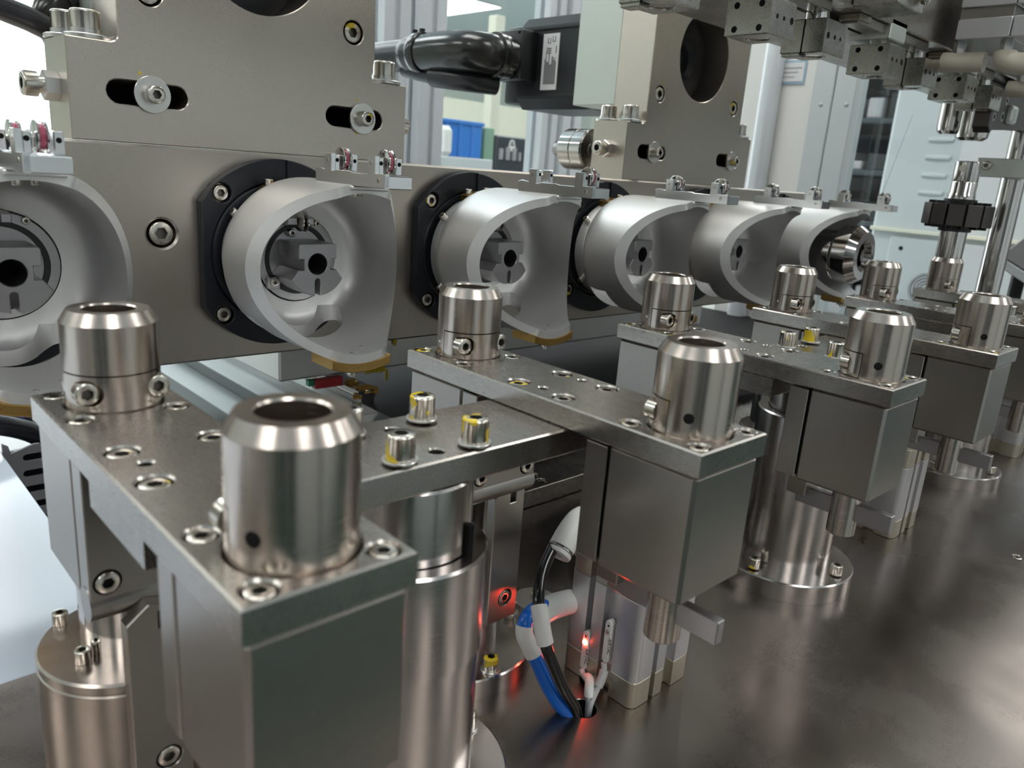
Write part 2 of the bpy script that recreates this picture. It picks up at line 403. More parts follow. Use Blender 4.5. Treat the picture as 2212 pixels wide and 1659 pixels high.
for k, (x0, x1, y0, y1, h, m_, lb) in enumerate(((-2600, -1300, -2600, -1700, 1900, 'dkmach', 'dark box added for reflections beyond the aisle'), (-700, 500, -2500, -1800, 1650, 'ivory', 'painted box added for reflections across the aisle'), (700, 2300, -2500, -1750, 2000, 'ivory', 'long painted box added for reflections across the aisle'), (-3400, -2600, -900, 400, 1500, 'greypaint', 'grey box added for reflections at the near end of the machine'), (2450, 4500, -2600, -1750, 2350, 'dkmach', 'tall dark box added for reflections further down the aisle'), (4650, 7200, -2600, -1750, 2350, 'dkmach', 'tall dark box added for reflections at the far end of the aisle'))):
    t = thing('reflection_box', lb, 'machine', (x0, y0, FL + 6.6), 'added reflection boxes across the aisle')  # unseen boxes with uprights, added to shape reflections in the steel
    obj('reflection_case', MB().box(0, x1 - x0, 0, y1 - y0, 0, h, 8), m_, t)
    for q in range(3): obj('reflection_upright', MB().box((x1 - x0) * q / 2 - 30, (x1 - x0) * q / 2 + 30, y1 - y0, y1 - y0 + 60, 0, h + 40, 3), 'ivory', t)

# ================================================================== MACHINE BED
o = obj('machine_table', MB().prism([rrect(-260, 980, 8, 266.2), circ(179.5, 139.5, 4.6, 32), circ(449, 79, 2.6, 16)], ZT - 16, ZT, b=0.4), 'table')
tag(o, 'dark brown ground steel machine table carrying the posts and bushing carriers', 'table')
o = obj('machine_cabinet', MB().box(-260, 1000, 20, 266, FL, ZT - 16.2, 4).box(-260, 1000, 266, 1000, FL, -175, 4), 'ivory')
tag(o, 'painted cabinet under the steel machine table', 'cabinet')
o = obj('white_cover_sheet', MB().box(-700, 77, 266.6, 620, -174.8, ZT - 0.3, 0.5), 'sheet')
tag(o, 'glossy white cover sheet beside the back edge of the steel table', 'cover')
t = thing('base_rail_plate', 'steel base plate with sunk screws running behind the table edge under the beam', 'plate', (0, 0, 0))
cs = [(292, 268 + 5), (294, 281), (402, 273), (404, 281), (512, 273)]
obj('slab', MB().prism([rrect(262, 760, 267, 300)] + [circ(x, y, 3.6, 20) for x, y in cs], -174.8, -104, b=0.3), 'plate', t)
for x, y in cs: screw(t, (x, y, -109), 3.1, 4.2, 'z')
o = obj('gap_shade_tray', MB().box(262, 900, 300.5, 640, -174.8, -99, 0.5), 'matblack')  # matt black colour stands for the shade in the gap under the beam
tag(o, 'matt black tray standing for the shaded gap below the spindle beam', 'tray')
# linear stage under the beam
o = obj('stage_plate', MB().box(190, 261.8, 300.5, 640, -174.8, -98, 0.4), 'stage')
tag(o, 'grey steel stage plate beneath the upper rail plate', 'plate')
o = obj('rail_plate', MB().box(212, 259, 330, 640, -97.9, -90, 0.4), 'stage')
tag(o, 'pale rail plate under the linear rail with the greased end', 'plate')
t = thing('linear_rail', 'linear guide rail with yellow brown grease on its cut end', 'rail', (250, 384, -90))
sec = [(-7.5, 0), (7.5, 0), (7.5, 2.5), (4.6, 6), (4.6, 10), (6.8, 13), (6.8, 15.5), (-6.8, 15.5), (-6.8, 13), (-4.6, 10), (-4.6, 6), (-7.5, 2.5)]
obj('rail_bar', MB().prism([sec], -250, 0, 'y', b=0.2), 'chrome', t)
g = MB()
for k, (dx, dy, dz, r) in enumerate(((0, 4, 14.5, 5.2), (-5, 3, 12, 3.6), (4.5, 3, 14, 4.2), (-7, 2, 6, 2.4), (0, 18, 16, 3.8))):
    g.blob((dx, dy, dz), (r, r * 0.9, r * 0.62), 0.28, 3, k + 1)
obj('grease', g, 'grease', t)
t = thing('rail_carriage', 'whitish aluminium carriage bar bolted along the underside of the spindle beam', 'carriage', (0, 0, 0))
obj('carriage_bar', MB().box(205, 640, 409, 475, -70, -31, 1.2), 'cup', t)
obj('end_seal', MB().box(226, 245, 404, 409, -76, -70.2, 0.5), 'red', t); obj('seal_edge', MB().box(222, 226, 405, 409, -74, -70.2, 0.3), 'green', t)
g = MB().blob((271, 407.5, -70), (8, 1.5, 2), 0.3, 3, 2).blob((279, 407, -74), (1.2, 1, 4), 0.2, 2, 1).blob((285, 407.5, -52), (1.5, 0.6, 3.5), 0.2, 2, 3)
obj('grease_smear', g, 'yellow', t)
# slotted wiring duct and cables at the left
t = thing('wiring_duct', 'grey slotted wiring duct beside the glossy white sheet', 'duct', (77.3, 490, -174.8))
out = [(0, 0), (108, 0), (108, 61.5), (19, 61.5), (18.4, 63), (16, 63.2), (4, 59.5), (3, 64), (0, 66)]
loops = [out] + [slot(9.4 - 0.5 * k, 92, 55.5 - 9.8 * k, 2.1) for k in range(5)]
obj('duct_side', MB().prism(loops, 0, 1.8, 'y', b=0.1), 'greypaint', t)
obj('duct_back', MB().box(0.5, 108, 6, 9, 0, 58, 0), 'cable', t)
for k in range(4):
    t = thing('black_cable', ['black cable sagging over the slotted duct, front one', 'black cable with blue tie over the slotted duct', 'thick black cable along the top of the slotted duct', 'black cable at the back of the slotted duct'][k], 'cable', (0, 0, 0), 'black cables above the duct')
    a = 8 * k
    cp = bez([(40, 500 + a, -96 + 2 * k), (68, 498 + a, -98 + 3 * k), (88, 497 + a, -104 + 4 * k), (104, 499 + a, -116 + 3 * k), (124, 502 + a, -136), (138, 506 + a, -160)], 8)
    obj('cable', MB().tube(cp, 6.0 - 0.4 * k), 'cable', t)
    if k == 1: obj('cable_tie', MB().tube(cp[16:18], 6.0), 'crated', t)
o = obj('recess_plate', MB().box(77.2, 189.8, 266.8, 488, -174.8, -160, 0.3), 'stage'); tag(o, 'grey plate in the recess between the white sheet and the stage plate', 'plate')

# ================================================================== SPINDLE BEAM
BX = [54.15 + 110 * i for i in range(6)]      # spindle axes, also bushing axes
AZ = 16.3
YB = 331.0
t = thing('spindle_beam', 'long brushed steel beam carrying the row of grey winding cups', 'beam', (0, YB, 0))
hs = [(115.2, 24.8)]
obj('beam_bar', MB().prism([rrect(-120, 653, -30.7, 59.3)] + [circ(x, z, 5.9, 36) for x, z in hs], -110, 0, 'y', b=0.9), 'beam', t)
for x, z in hs:
    screw(t, (x, 4.2, z), 4.9, 3.6, 'y', name='sunk_screw'); disc_hole(t, (x, 4.4, z), 5.8, 'y', 'counterbore')

# bearing flanges
def flange_outline():
    out = []; R = 41; a = math.acos(34.5 / R)
    n = 26
    for k in range(n + 1):
        th = a + (PI - 2 * a) * k / n; out.append((R * math.cos(th), R * math.sin(th)))
    for k in range(n + 1):
        th = PI + a + (PI - 2 * a) * k / n; out.append((R * math.cos(th), R * math.sin(th)))
    return out
fl_holes = [(26 * a, 25.8 * b) for a in (-1, 1) for b in (-1, 1)]
fl0 = thing('bearing_flange', '', 'flange', (BX[0], YB, AZ), 'black bearing flanges on the beam')
fm_ = MB().prism([flange_outline()] + [circ(x, z, 4.2, 28) for x, z in fl_holes] + [circ(0, 0, 31.2, 72)], 0.05, 5.6, 'y', b=0.35).mesh('flange_ring')
obj('flange_ring', cut(fm_, [MB().box(-3.6, 3.6, -6.5, -4.6, 30, 45, 0)]), 'blackano', fl0)
obj('flange_hub', MB().lathe([(22, 0.1), (31, 0.1), (31, 4.2), (29.8, 5.2), (24, 5.4), (22, 5)], 72, ax='y'), 'blackano', fl0)
for x, z in fl_holes: screw(fl0, (x, -1.6, z), 3.35, 3.1, 'y', 'screwy', name='flange_screw')
FLN = ['hidden behind the nearest cropped cup', 'behind the second cup', 'behind the third cup', 'behind the fourth cup', 'behind the fifth cup', 'behind the farthest cup']
fl0['label'] = 'black round bearing flange with flat sides, ' + FLN[0]
for i in range(1, 6): dup(fl0, (BX[i], YB, AZ), 'black round bearing flange with flat sides, ' + FLN[i])

# winding cups (local w = distance in front of the beam face; frame 'y')
def arc(cx, cy, r, a0, a1, n): return [(cx + r * math.cos(math.radians(a0 + (a1 - a0) * k / n)), cy + r * math.sin(math.radians(a0 + (a1 - a0) * k / n))) for k in range(n + 1)]
R1, R2 = 34.7, 31.2
prof = [(18.8, 8), (27.6, 8), (28.1, 8.5), (28.1, 14.6), (27.6, 15.2), (27.8, 16.0)]
prof += [(27.8 + (R1 - 27.8) * math.sin(PI / 2 * k / 8), 16.0 + 14 * (1 - math.cos(PI / 2 * k / 8))) for k in range(1, 9)]
inner = [(R2, 33)] + [(R2 - 9.5 * (1 - math.cos(PI / 2 * k / 8)), 33 - 12 * math.sin(PI / 2 * k / 8)) for k in range(1, 9)] + [(18.8, 20.5)]
def rim_w(th, r, w0):
    """height of the saddle shaped rim at angle th: lobes above and below, scooped sides"""
    x, z = abs(r * math.cos(th)), abs(r * math.sin(th))
    zc = math.sqrt(r * r - 11.6 ** 2)
    if x <= 11.6: return 74.0
    q = 0.975
    return w0 + (74 - w0) * (1 - math.sqrt(1 - (q * z / zc) ** 2)) / (1 - math.sqrt(1 - q * q))
def cup_mesh():
    N = 160; t = bmesh.new(); a1 = math.acos(11.6 / R1)
    ths = [2 * PI * i / N for i in range(N)]
    rows = [lambda th, r=r, w=w: (r, w) for r, w in prof]
    for k in range(1, 5): rows.append(lambda th, k=k: (R1, 30 + (rim_w(th, R1, 45.5) - 30) * k / 4))
    for k in range(4, 0, -1): rows.append(lambda th, k=k: (R2, 33 + (rim_w(th, R2, 51.0) - 33) * k / 4))
    rows += [lambda th, r=r, w=w: (r, w) for r, w in inner]
    V = [[t.verts.new((f(th)[0] * math.cos(th), f(th)[0] * math.sin(th), f(th)[1])) for th in ths] for f in rows]
    for a in range(len(V)):
        A, B = V[a], V[(a + 1) % len(V)]
        for i in range(N): t.faces.new((A[i], A[(i + 1) % N], B[(i + 1) % N], B[i]))
    bmesh.ops.recalc_face_normals(t, faces=t.faces[:])
    mb = MB(); mb._add(t, FR['y']); return mb.mesh('cup_shell')
shell = cup_mesh()
wave = [(-27, -17), (-17, -17.5), (-8, -19.5), (0, -20), (6, -18.5), (11, -15.5), (15, -15), (18.5, -18), (18, -23), (14, -30), (6, -34), (-4, -34), (-12, -32), (-20, -31), (-27, -30)]
wave = [tuple(v)[:2] for v in bez([(x, y, 0) for x, y in wave], 5)]
slotc = MB().prism([[(x, y - 5) for x, y in wave]], -60, -21, 'z')
shell = cut(shell, [slotc])
cup0 = thing('winding_cup', '', 'winding cup', (BX[0], YB, AZ), 'blasted aluminium winding cups')
obj('cup_shell', shell, 'cup', cup0)
# roller bracket on top
bar_o = [(-95.5, 34), (-95.5, 39.1), (-89, 39.1), (-89, 45), (-84, 45), (-84, 38.6), (-74, 38.6), (-72.5, 39.1), (-62.5, 39.1), (-61, 38.6), (-59, 38.6), (-59, 45), (-54, 45), (-54, 39), (-49, 39.6), (-46.6, 38.8), (-49, 34)]
rb = obj('roller_bracket', MB().prism([bar_o], 0, 1.9, 'x', b=0.15, at=(-3.95, 0, 0)).box(-5.84, 5.85, -95.5, -47, 34, 38.6, 0.3), 'alu', cup0)
for y0 in (-89, -59):
    obj('lug', MB().box(3.2, 5.85, y0, y0 + 5, 38.7, 45, 0.35), 'alu', rb)
    obj('lug', MB().box(-3.95, -1.8, y0 + 0.4, y0 + 4.6, 38.7, 44.6, 0.3), 'alu', rb)
obj('boss', MB().box(-6.6, 9.5, -75.5, -56, 32.3, 33.9, 0.4), 'cup', cup0)
pul = MB()
for s_ in (-1, 1): pul.lathe([(0, s_ * 0.55), (3.6, s_ * 0.55), (4.3, s_ * 0.95), (4.3, s_ * 1.35), (3.9, s_ * 1.5), (0, s_ * 1.5)], 32, ax='X')
pulm = pul.mesh('pulley'); ringm = MB().lathe([(0, -0.7), (3.7, -0.7), (3.35, 0), (3.7, 0.7), (0, 0.7)], 28, ax='X').mesh('pulley_ring')
def pulley(parent, loc, name='pulley'):
    p = obj(name, matted(pulm, 'chrome'), None, parent, loc); obj('pulley_ring', matted(ringm, 'pink'), None, p); return p
for y0 in (-86.5, -56.5): pulley(cup0, (0.6, y0, 43.2))
for y0 in (-89, -59):
    for x in (-3.0, 4.5): disc_hole(cup0, (x, y0 - 0.02 if x > 0 else y0 + 0.36, 42.6), 0.75, 'y', 'set_hole')
    disc_hole(cup0, (-5.88, y0 + 2.6, 42.6), 0.7, 'x', 'axle_hole', 'screw')
disc_hole(cup0, (-5.88, -91.3, 36.8), 1.0, 'x', 'bracket_hole', 'screw')
# brass weights
ar = [(38.3 * math.sin(a), -38.3 * math.cos(a)) for a in [(-0.36 + 0.72 * k / 14) for k in range(15)]]
ai = [(34.75 * math.sin(a), -34.75 * math.cos(a)) for a in [(0.39 - 0.78 * k / 14) for k in range(15)]]
wb = obj('brass_weight', MB().prism([ar + ai], 58, 74.6, 'y', b=0.3), 'brass', cup0)
for x, y0 in ((-2.5, -71), (6, -65)): screw(wb, (x, y0, -38.2), 1.9, 2.2, 'Z', name='weight_screw')
a2 = [(31.6 * math.sin(a), 31.6 * math.cos(a)) for a in [(-0.38 + 0.6 * k / 10) for k in range(11)]]
b2 = [(28.15 * math.sin(a), 28.15 * math.cos(a)) for a in [(0.22 - 0.6 * k / 10) for k in range(11)]]
wt = obj('brass_weight', MB().prism([a2 + b2], 9.5, 17.5, 'y', b=0.25), 'brass', cup0)
for a in (-0.28, 0.12): screw(wt, (31.5 * math.sin(a), -12.8, 31.5 * math.cos(a)), 1.9, 2.4, 'z', name='weight_screw')
for dg_ in (142, 218, 322, 38):
    a = math.radians(dg_); o = screw(cup0, (27.6 * math.cos(a), -11.4, 27.6 * math.sin(a)), 1.9, 3.4, 'z', name='collar_screw'); o.rotation_euler = (0, PI / 2 - a, 0)
for x, y0 in ((-2.5, -70), (6, -64)): disc_hole(cup0, (x, y0, -math.sqrt(R2 * R2 - x * x) + 0.1), 0.9, 'z', 'threaded_hole', 'screw')
for x, y0 in ((-2.5, -70), (3.5, -64)): screw(cup0, (x, y0, math.sqrt(R2 * R2 - x * x) - 0.05), 1.4, 1.6, 'Z', name='bracket_screw')
cup_names = ['nearest grey winding cup cropped at the picture edge, one wall facing the first bushing', 'second grey winding cup, fully in view above the first carrier', 'third grey winding cup, its front lug above the second carrier', 'fourth grey winding cup, behind the bushing of the third carrier', 'fifth grey winding cup, second from the far end', 'farthest grey winding cup, holding the split steel chuck head']
cup0['label'] = cup_names[0]
cups = [cup0] + [dup(cup0, (BX[i], YB, AZ), cup_names[i]) for i in range(1, 6)]
for c in list(cups[2].children):
    if c.name.startswith('pulley') and abs(c.location.y + 0.0565) < 0.001:      # the third cup's rear roller is missing in the photo
        for g in list(c.children): bpy.data.objects.remove(g)
        bpy.data.objects.remove(c)
for i in (4, 5):
    pass
# chucks
ch0 = thing('spindle_chuck', '', 'chuck', (BX[0], YB, AZ), 'split steel chucks inside the cups')
obj('chuck_plate', MB().lathe([(0, 7), (18.3, 7), (18.3, 21.3), (18, 21.6), (15.2, 21.6), (15.2, 20.4), (13.2, 20.4), (13.2, 21), (0, 21)], 64, ax='y'), 'jaw', ch0)
obj('gap_ring', MB().lathe([(13.3, 20), (15.1, 20), (15.1, 21.9), (13.3, 21.9)], 56, ax='y'), 'black', ch0)  # black ring stands for the dark gap around the jaw
low = [(-8.6, -2.4), (-11.7, -6.4)] + [(13.35 * math.cos(a), 13.35 * math.sin(a)) for a in [PI + 0.50 + (PI / 2 - 0.60) * k / 8 for k in range(9)]]
low += [(-1.25, -13.2), (-1.25, -7.2), (-0.9, -6.4), (0, -6.1), (0.9, -6.4), (1.25, -7.2), (1.25, -13.2)]
low += [(13.35 * math.cos(a), 13.35 * math.sin(a)) for a in [PI * 1.5 + 0.10 + (PI / 2 - 0.60) * k / 8 for k in range(9)]] + [(11.7, -6.4), (8.6, -2.4)]
jaw = low + [(6.2, -2.4), (6.2, 2.1), (8.7, 2.1), (8.7, 7.6), (8.0, 8.4), (-8.0, 8.4), (-8.7, 7.6), (-8.7, 2.1), (-6.2, 2.1), (-6.2, -2.4)]
jw = obj('chuck_jaw', MB().prism([jaw, circ(0, 0, 4.4, 40)], 21, 39, 'y', b=0.25), 'jaw', ch0)
obj('bore', MB().lathe([(0, 21.5), (4.35, 21.5), (4.35, 22), (0, 22)], 32, ax='y'), 'hole', jw)
hol = MB().box(-9, 3.2, -28.5, -21.7, 14.6, 18.6, 0.5).box(-9, -4.4, -30, -28.4, 15, 18.3, 0.4).box(-0.2, 3.2, -30, -28.4, 15, 18.3, 0.4)
ho = obj('roller_holder', hol, 'jaw', ch0); pulley(ho, (-2.6, -30, 16.8))
sb = obj('stop_block', MB().box(-14.6, -9.2, -23.8, -21.5, -12.4, -7.2, 0.4), 'jaw', ch0)
screw(sb, (-12.2, -23.8, -9.4), 1.75, 1.2, 'y', name='stop_screw')
screw(ch0, (-3.4, -21.5, 11.2), 1.7, 2.2, 'y', name='plate_screw'); screw(ch0, (8.5, -21.5, 15.2), 1.3, 1.8, 'y', name='plate_screw')
chn = ['in the nearest cropped cup', 'in full view in the second cup', 'in the third cup above the second carrier', 'in the fourth cup', 'in the fifth cup']
ch0['label'] = 'split steel chuck jaw with round bore, ' + chn[0]
for i in range(1, 5): dup(ch0, (BX[i], YB, AZ), 'split steel chuck jaw with round bore, ' + chn[i])
# far chuck head
t = thing('winding_nose', 'round polished steel winding nose with split blocks in the farthest cup', 'chuck head', (BX[5], YB, AZ))
obj('shaft_block', MB().lathe([(0, 20), (17, 20), (17, 60), (0, 60)], 48, ax='y').box(-12, 12, -58, -24, -4, 14.6, 0.5), 'jaw', t)
pr = [(20.8 * math.cos(a), 20.8 * math.sin(a)) for a in [PI * 0.86 + PI * 0.64 * k / 24 for k in range(25)]] + [(3.5, -20.5), (3.5, -5.5), (-6, -2), (-8, 4)]
obj('lower_half', MB().prism([pr], 52, 61, 'y', b=0.5), 'chrome', t)
obj('upper_half', MB().prism([[(-9.5, 15), (-9.5, 1), (-6.5, -2), (1.5, 5), (1.5, 15)]], 50, 60.8, 'y', b=0.5), 'jaw', t)
obj('front_ring', MB().lathe([(9, 62), (21, 62), (22, 63.5), (22, 74), (18, 80), (12, 80), (9, 76)], 56, ax='y'), 'chrome', t)
obj('bridge', MB().box(-4.5, 3.5, -72, -58, -9, 12, 0.6).box(-4.6, 3.6, -70, -62, 2.5, 4.5, 0), 'jaw', t)
obj('dark_slot', MB().box(-4.8, 0, -68, -60, -2.6, 2.2, 0.1), 'hole', t)
for z in (8.5, -7): disc_hole(t, (-9.52 if z > 0 else -12.4, -55, z), 1.1, 'x', 'pin_hole')

# ================================================================== RISER PLATES ON THE BEAM
def riser(x0, marks, label):
    """tall plate standing on the beam, x0 = its lower left edge"""
    t = thing('mounting_plate', label, 'mounting plate', (x0, 361, 59.4), 'tall steel mounting plates on the beam')
    out = [(0, 0), (149.4, 0), (149.4, 36.2), (133.5, 36.2)] + [(133.5 - 2 + 2 * math.cos(a), 38.2 + 2 * math.sin(a)) for a in (-PI / 2, -PI * 0.75, -PI)]
    out += [(131, 46), (131, 330), (18, 330), (18, 38.6)] + [(18 - 2.6 * (1 - math.cos(a)), 38.6 - 2.6 * math.sin(a)) for a in (PI * 0.15, PI * 0.3, PI * 0.5)] + [(12, 36.0), (0, 36.0)]
    hl = [slot(13, 43.4, 18.6, 4.4), slot(105.6, 136, 18.6, 4.4), circ(75.2, 84.0, 28.7, 72), circ(30, 55.6, 5.2, 32), circ(119.3, 55.6, 5.2, 32)]
    obj('plate_body', MB().prism([out] + hl, 0, 28.6, 'y', b=0.4), 'riser', t)
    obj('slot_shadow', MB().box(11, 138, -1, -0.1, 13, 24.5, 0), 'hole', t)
    obj('bearing_bore', MB().lathe([(12, 0.4), (28.9, 0.4), (28.9, 8), (27, 9), (15, 9), (12, 6)], 56, at=(75.2, -0.2, 84), ax='y'), 'blackano', t)
    for x in (30, 119.3):
        screw(t, (x, -24.6, 55.6), 4.3, 3.6, 'y', 'screwy', name='sunk_screw'); disc_hole(t, (x, -24.3, 55.6), 5.1, 'y', 'counterbore')
    for x in (29.2, 124.2):
        o = screw(t, (x, -30.2, 18.7), 3.4, 4.6, 'y', 'screwy' if x > 100 else 'screw', name='slot_bolt', washer=(6.9, 1.5))
    for x, z, l in marks: obj('paint_mark', MB().blob((x, -28.65, z), (0.55, 0.12, l), 0.2, 2, 1), 'yellow', t)
    return t
r1 = riser(85.0, [(25.2, 26.1, 0.7), (121.8, 26.9, 0.7), (121.5, 12.3, 0.8)], 'tall brushed steel mounting plate with slots, nearest the camera')
r2 = riser(406.0, [(31.2, 62.8, 1.3), (123, 64.8, 2.0)], 'tall steel mounting plate carrying the black servo motor')
def hexm(r, h, name='hex_nut'): return MB().prism([circ(0, 0, r, 6)], 0, h, 'z', b=min(0.4, r * 0.12)).mesh(name)
def adjuster(x0, label):
    t = thing('adjusting_bolt', label, 'bolt', (x0, 346.5, 78))
    screw(t, (-6.2, 0, 0), 4.5, 5.0, 'x', name='bolt_head')
    obj('bolt_shank', MB().lathe([(0, -1), (3.1, -1), (3.1, 7), (0, 7)], 24, ax='-x'), 'screw', t)
    obj('hex_nut', hexm(5.4, 5.2), 'zinc', t, (-4.4 + 0, 0, 0), (0, PI / 2, 0)); obj('lock_nut', hexm(5.2, 3.6, 'lock_nut'), 'zinc', t, (0.9 - 1.5, 0, 0), (0, PI / 2, 0))
    return t
adjuster(84.9 - 0.6, 'socket head adjusting bolt with hex nuts in the side of the nearest mounting plate')
t = adjuster(405.4, 'socket head adjusting bolt with hex nuts beside the chrome roller below the motor')
t = thing('side_bolt', 'knurled bolt head on the far edge of the nearest mounting plate', 'bolt', (234.5, 346.5, 78)); screw(t, (2.5, 0, 0), 4.7, 7.5, 'X', name='bolt_head'); obj('bolt_shank', MB().lathe([(0, -1), (3, -1), (3, 3), (0, 3)], 20, ax='X'), 'screw', t)
def shelf_screw(x, y, label, R=5.2, h=6.6):
    t = thing('shelf_screw', label, 'screw', (x, y, 95.6)); screw(t, (0, 0, 3.6), R, h, 'z', name='screw_head')
    obj('washer', MB().lathe([(2, 0), (8, 0), (8, 1.3), (7.6, 1.6), (2, 1.6)], 36), 'zinc', t); obj('spring_washer', MB().lathe([(2, 1.6), (5.6, 1.6), (5.6, 3.5), (2, 3.5)], 30), 'zinc', t); return t
shelf_screw(94.6, 341, 'front brown socket screw on the shelf of the nearest mounting plate')
shelf_screw(91, 352.5, 'rear socket screw on the shelf of the nearest mounting plate')
shelf_screw(225.3, 338.5, 'socket screw on zinc washers at the far shoulder of the nearest mounting plate')
shelf_screw(415, 338.5, 'socket screw on the motor plate shelf, closest to the plate')
shelf_screw(415, 357, 'socket screw on the motor plate shelf, under the motor bracket')
shelf_screw(546.5, 338.5, 'small socket screw at the far shoulder of the motor plate')
for x0, nm in ((84.9, 'nearest mounting plate'), (405.9, 'motor mounting plate')):
    o = obj('motor_bracket', MB().box(x0 + 18.9, x0 + 130, 361.2, 400, 107.2, 390, 0.6), 'mill'); tag(o, 'thick aluminium motor bracket behind the ' + nm, 'bracket', 'motor brackets')
    o = obj('foot_block', MB().box(x0 + 24, x0 + 148, 361.2, 366, 59.5, 95, 0.4), 'mill'); tag(o, 'low aluminium foot block behind the ' + nm, 'block')
t = thing('cam_roller', 'polished steel cam roller with a groove beside the motor plate', 'roller', (413, 366, 77))
obj('roller', MB().lathe([(0, 0), (12.4, 0), (13.6, 1), (13.6, 10), (13.1, 10.6), (13.6, 11.2), (13.6, 21), (12.6, 22), (0, 22)], 56, ax='Y'), 'chrome', t)
obj('axle', MB().lathe([(0, -0.5), (5, -0.5), (5, 34), (0, 34)], 24, ax='Y'), 'jaw', t)

def motor(x, label, cl):
    """servo motor on the +y side of its bracket; x = axis"""
    t = thing('servo_motor', label, 'motor', (x, 401, 141))
    obj('motor_body', MB().prism([[(-34, -26), (-27, -33.5), (27, -33.5), (34, -26), (34, 26), (27, 33.5), (-27, 33.5), (-34, 26)]], -82, 0, 'y', b=0.8), 'motor', t)
    obj('mounting_flange', MB().box(-34, 34, 0.5, 8, -33.5, 33.5, 1.2), 'motor', t)
    rb_ = MB()
    for z in (-24, 24): rb_.box(-35.2, -33, 6, 82, z - 1.2, z + 1.2, 0.4)
    obj('rib', rb_, 'motor', t)
    obj('encoder_cap', MB().box(-28, 28, 82, 104, -29, 29, 2.5, 2), 'black', t)
    cb = obj('connector_box', MB().box(-50, -33.5, 62, 92, -14, 22, 1.4, 2), 'black', t)
    for y, z in ((66, 20), (88, 20), (66, -12), (88, -12)): screw(cb, (-50, y, z), 1.3, 1.0, 'x', 'black', name='box_screw')
    lb = obj('rating_label', MB().box(-34.6, -34.05, 38, 55, -20, 20, 0.0), 'label', t)
    ink = MB(); rr = random.Random(3)
    def seg(y, z, w, h): ink.box(-34.8, -34.55, y, y + w, z, z + h, 0)
    for k in range(12): seg(40 + k * 1.05, -16, 0.5, 14 + rr.random() * 9)
    for (y, z) in ((42, 14), (47, 13)): seg(y, z, 0.4, 4); seg(y, z, 3, 0.4); seg(y + 2.6, z, 0.4, 4)
    for k in range(3): seg(46, 6 + 1.6 * k, 3.4, 0.6)
    seg(50, 6, 0.5, 4.5); seg(40.4, 6, 0.6, 5)
    obj('label_print', ink, 'ink', lb)
    return t
motor(481, 'black servo motor with white rating label behind the far mounting plate', 1)
motor(160, 'black servo motor behind the nearest mounting plate, its connector at the picture corner', 0)
def cable(x, label):
    t = thing('motor_cable', label, 'cable', (x - 50, 401 + 77, 143))
    obj('coupling_nut', MB().lathe([(0, 0), (15, 0), (16, 1.5), (16, 9), (15, 10), (16.4, 11), (16.4, 15), (13, 16), (0, 16)], 40, ax='-x'), 'boot', t)
    e = bez([(-14, 0, 0), (-22, 1, 0.3), (-29, 8, 0.8), (-32, 22, 1.4), (-32.5, 44, 2), (-32, 62, 2)], 8)
    obj('elbow', MB().tube(e, 14.6, 26), 'boot', t)
    cl = obj('clamp_ring', MB().lathe([(0, 0), (15.4, 0), (16, 1), (16, 9), (15.4, 10), (0, 10)], 36, at=(-32, 62, 2), ax='Y'), 'boot', t)
    for dy in (66, 76): screw(cl, (-34, dy, 17), 2.4, 3, 'z', 'black', name='clamp_screw')
    p = bez([(-32, 70, 2), (-31, 100, 2), (-30, 160, 2), (-40, 240, 0), (-80, 330, -6)], 8)
    obj('cable', MB().tube(p, [14] * 5 + [12.4] * (len(p) - 5), 20), 'cable', t)
    p2 = bez([(-4, 8, -19), (-20, 14, -19), (-28, 36, -17), (-30, 64, -14), (-31, 92, -9)], 8)
    obj('brake_cable', MB().tube(p2, [8.5] * 22 + [6] * (len(p2) - 22), 16), 'cable', t)
    return t
cable(481, 'black motor cable with moulded elbow connector running behind the nearest mounting plate')
t = thing('sensor_lead', 'black cable crossing the bright window at the upper corner', 'cable', (0, 0, 0))
obj('cable', MB().tube(bez([(50, 372, 108), (65, 372, 107.4), (78.1, 372, 104.4), (85, 372, 102.3), (91, 374, 99.5), (96, 380, 92)], 8), 4.6, 18), 'cable', t)
cb = obj('plug', MB().tube([(89, 384, 104.5), (92, 384, 108), (97, 385, 113), (103, 387, 119)], [3.5, 5.5, 6.5, 6.5], 16), 'boot', t)
obj('plug_collar', MB().tube([(97, 385, 113), (99.5, 386, 115.5)], 7.4, 18), 'cable', cb)

# ================================================================== BUSHING CARRIERS
PW = 29.5; Y0, Y1 = 90.2, 206.0
PX = [39.4 + 110 * i for i in range(6)]
car = thing('bushing_carrier', '', 'carrier', (PX[0], 148.1, 0), 'bushing carriers in a row along the table')
YC = 148.1
corner = [(x, y - YC) for y in (203.2, 182.0, 114.7, 93.9) for x in (4.4, 25.4)]
centre = [(x, y - YC) for y in (157.9, 139.6) for x in (5.7, 24.4)]
dowel = [(7.4, 149.4 - YC), (24.3, 149.4 - YC)]
YB_, YF_ = 192.5 - YC, 103.6 - YC
lo = [rrect(0, PW, Y0 - YC, Y1 - YC)] + [circ(x, y, 2.75, 26) for x, y in corner] + [circ(x, y, 3.35, 30) for x, y in centre] + [circ(x, y, 1.5, 20) for x, y in dowel] + [circ(PW / 2, y, 10.75, 64) for y in (YB_, YF_)]
obj('carrier_plate', MB().prism(lo, -6.4, 0, 'z', b=0.45), 'plate', car)
for x, y in corner: screw(car, (x, y, -2.4), 2.4, 2.2, 'z', 'screwy', name='sunk_screw', knurl=False, twist=random.random())
for x, y in centre: screw(car, (x, y, -3.1), 2.95, 2.6, 'z', 'screwy', name='sunk_screw', knurl=False, twist=random.random())
for x, y in dowel: disc_hole(car, (x, y, -3.2), 1.55, 'z', 'dowel_hole')
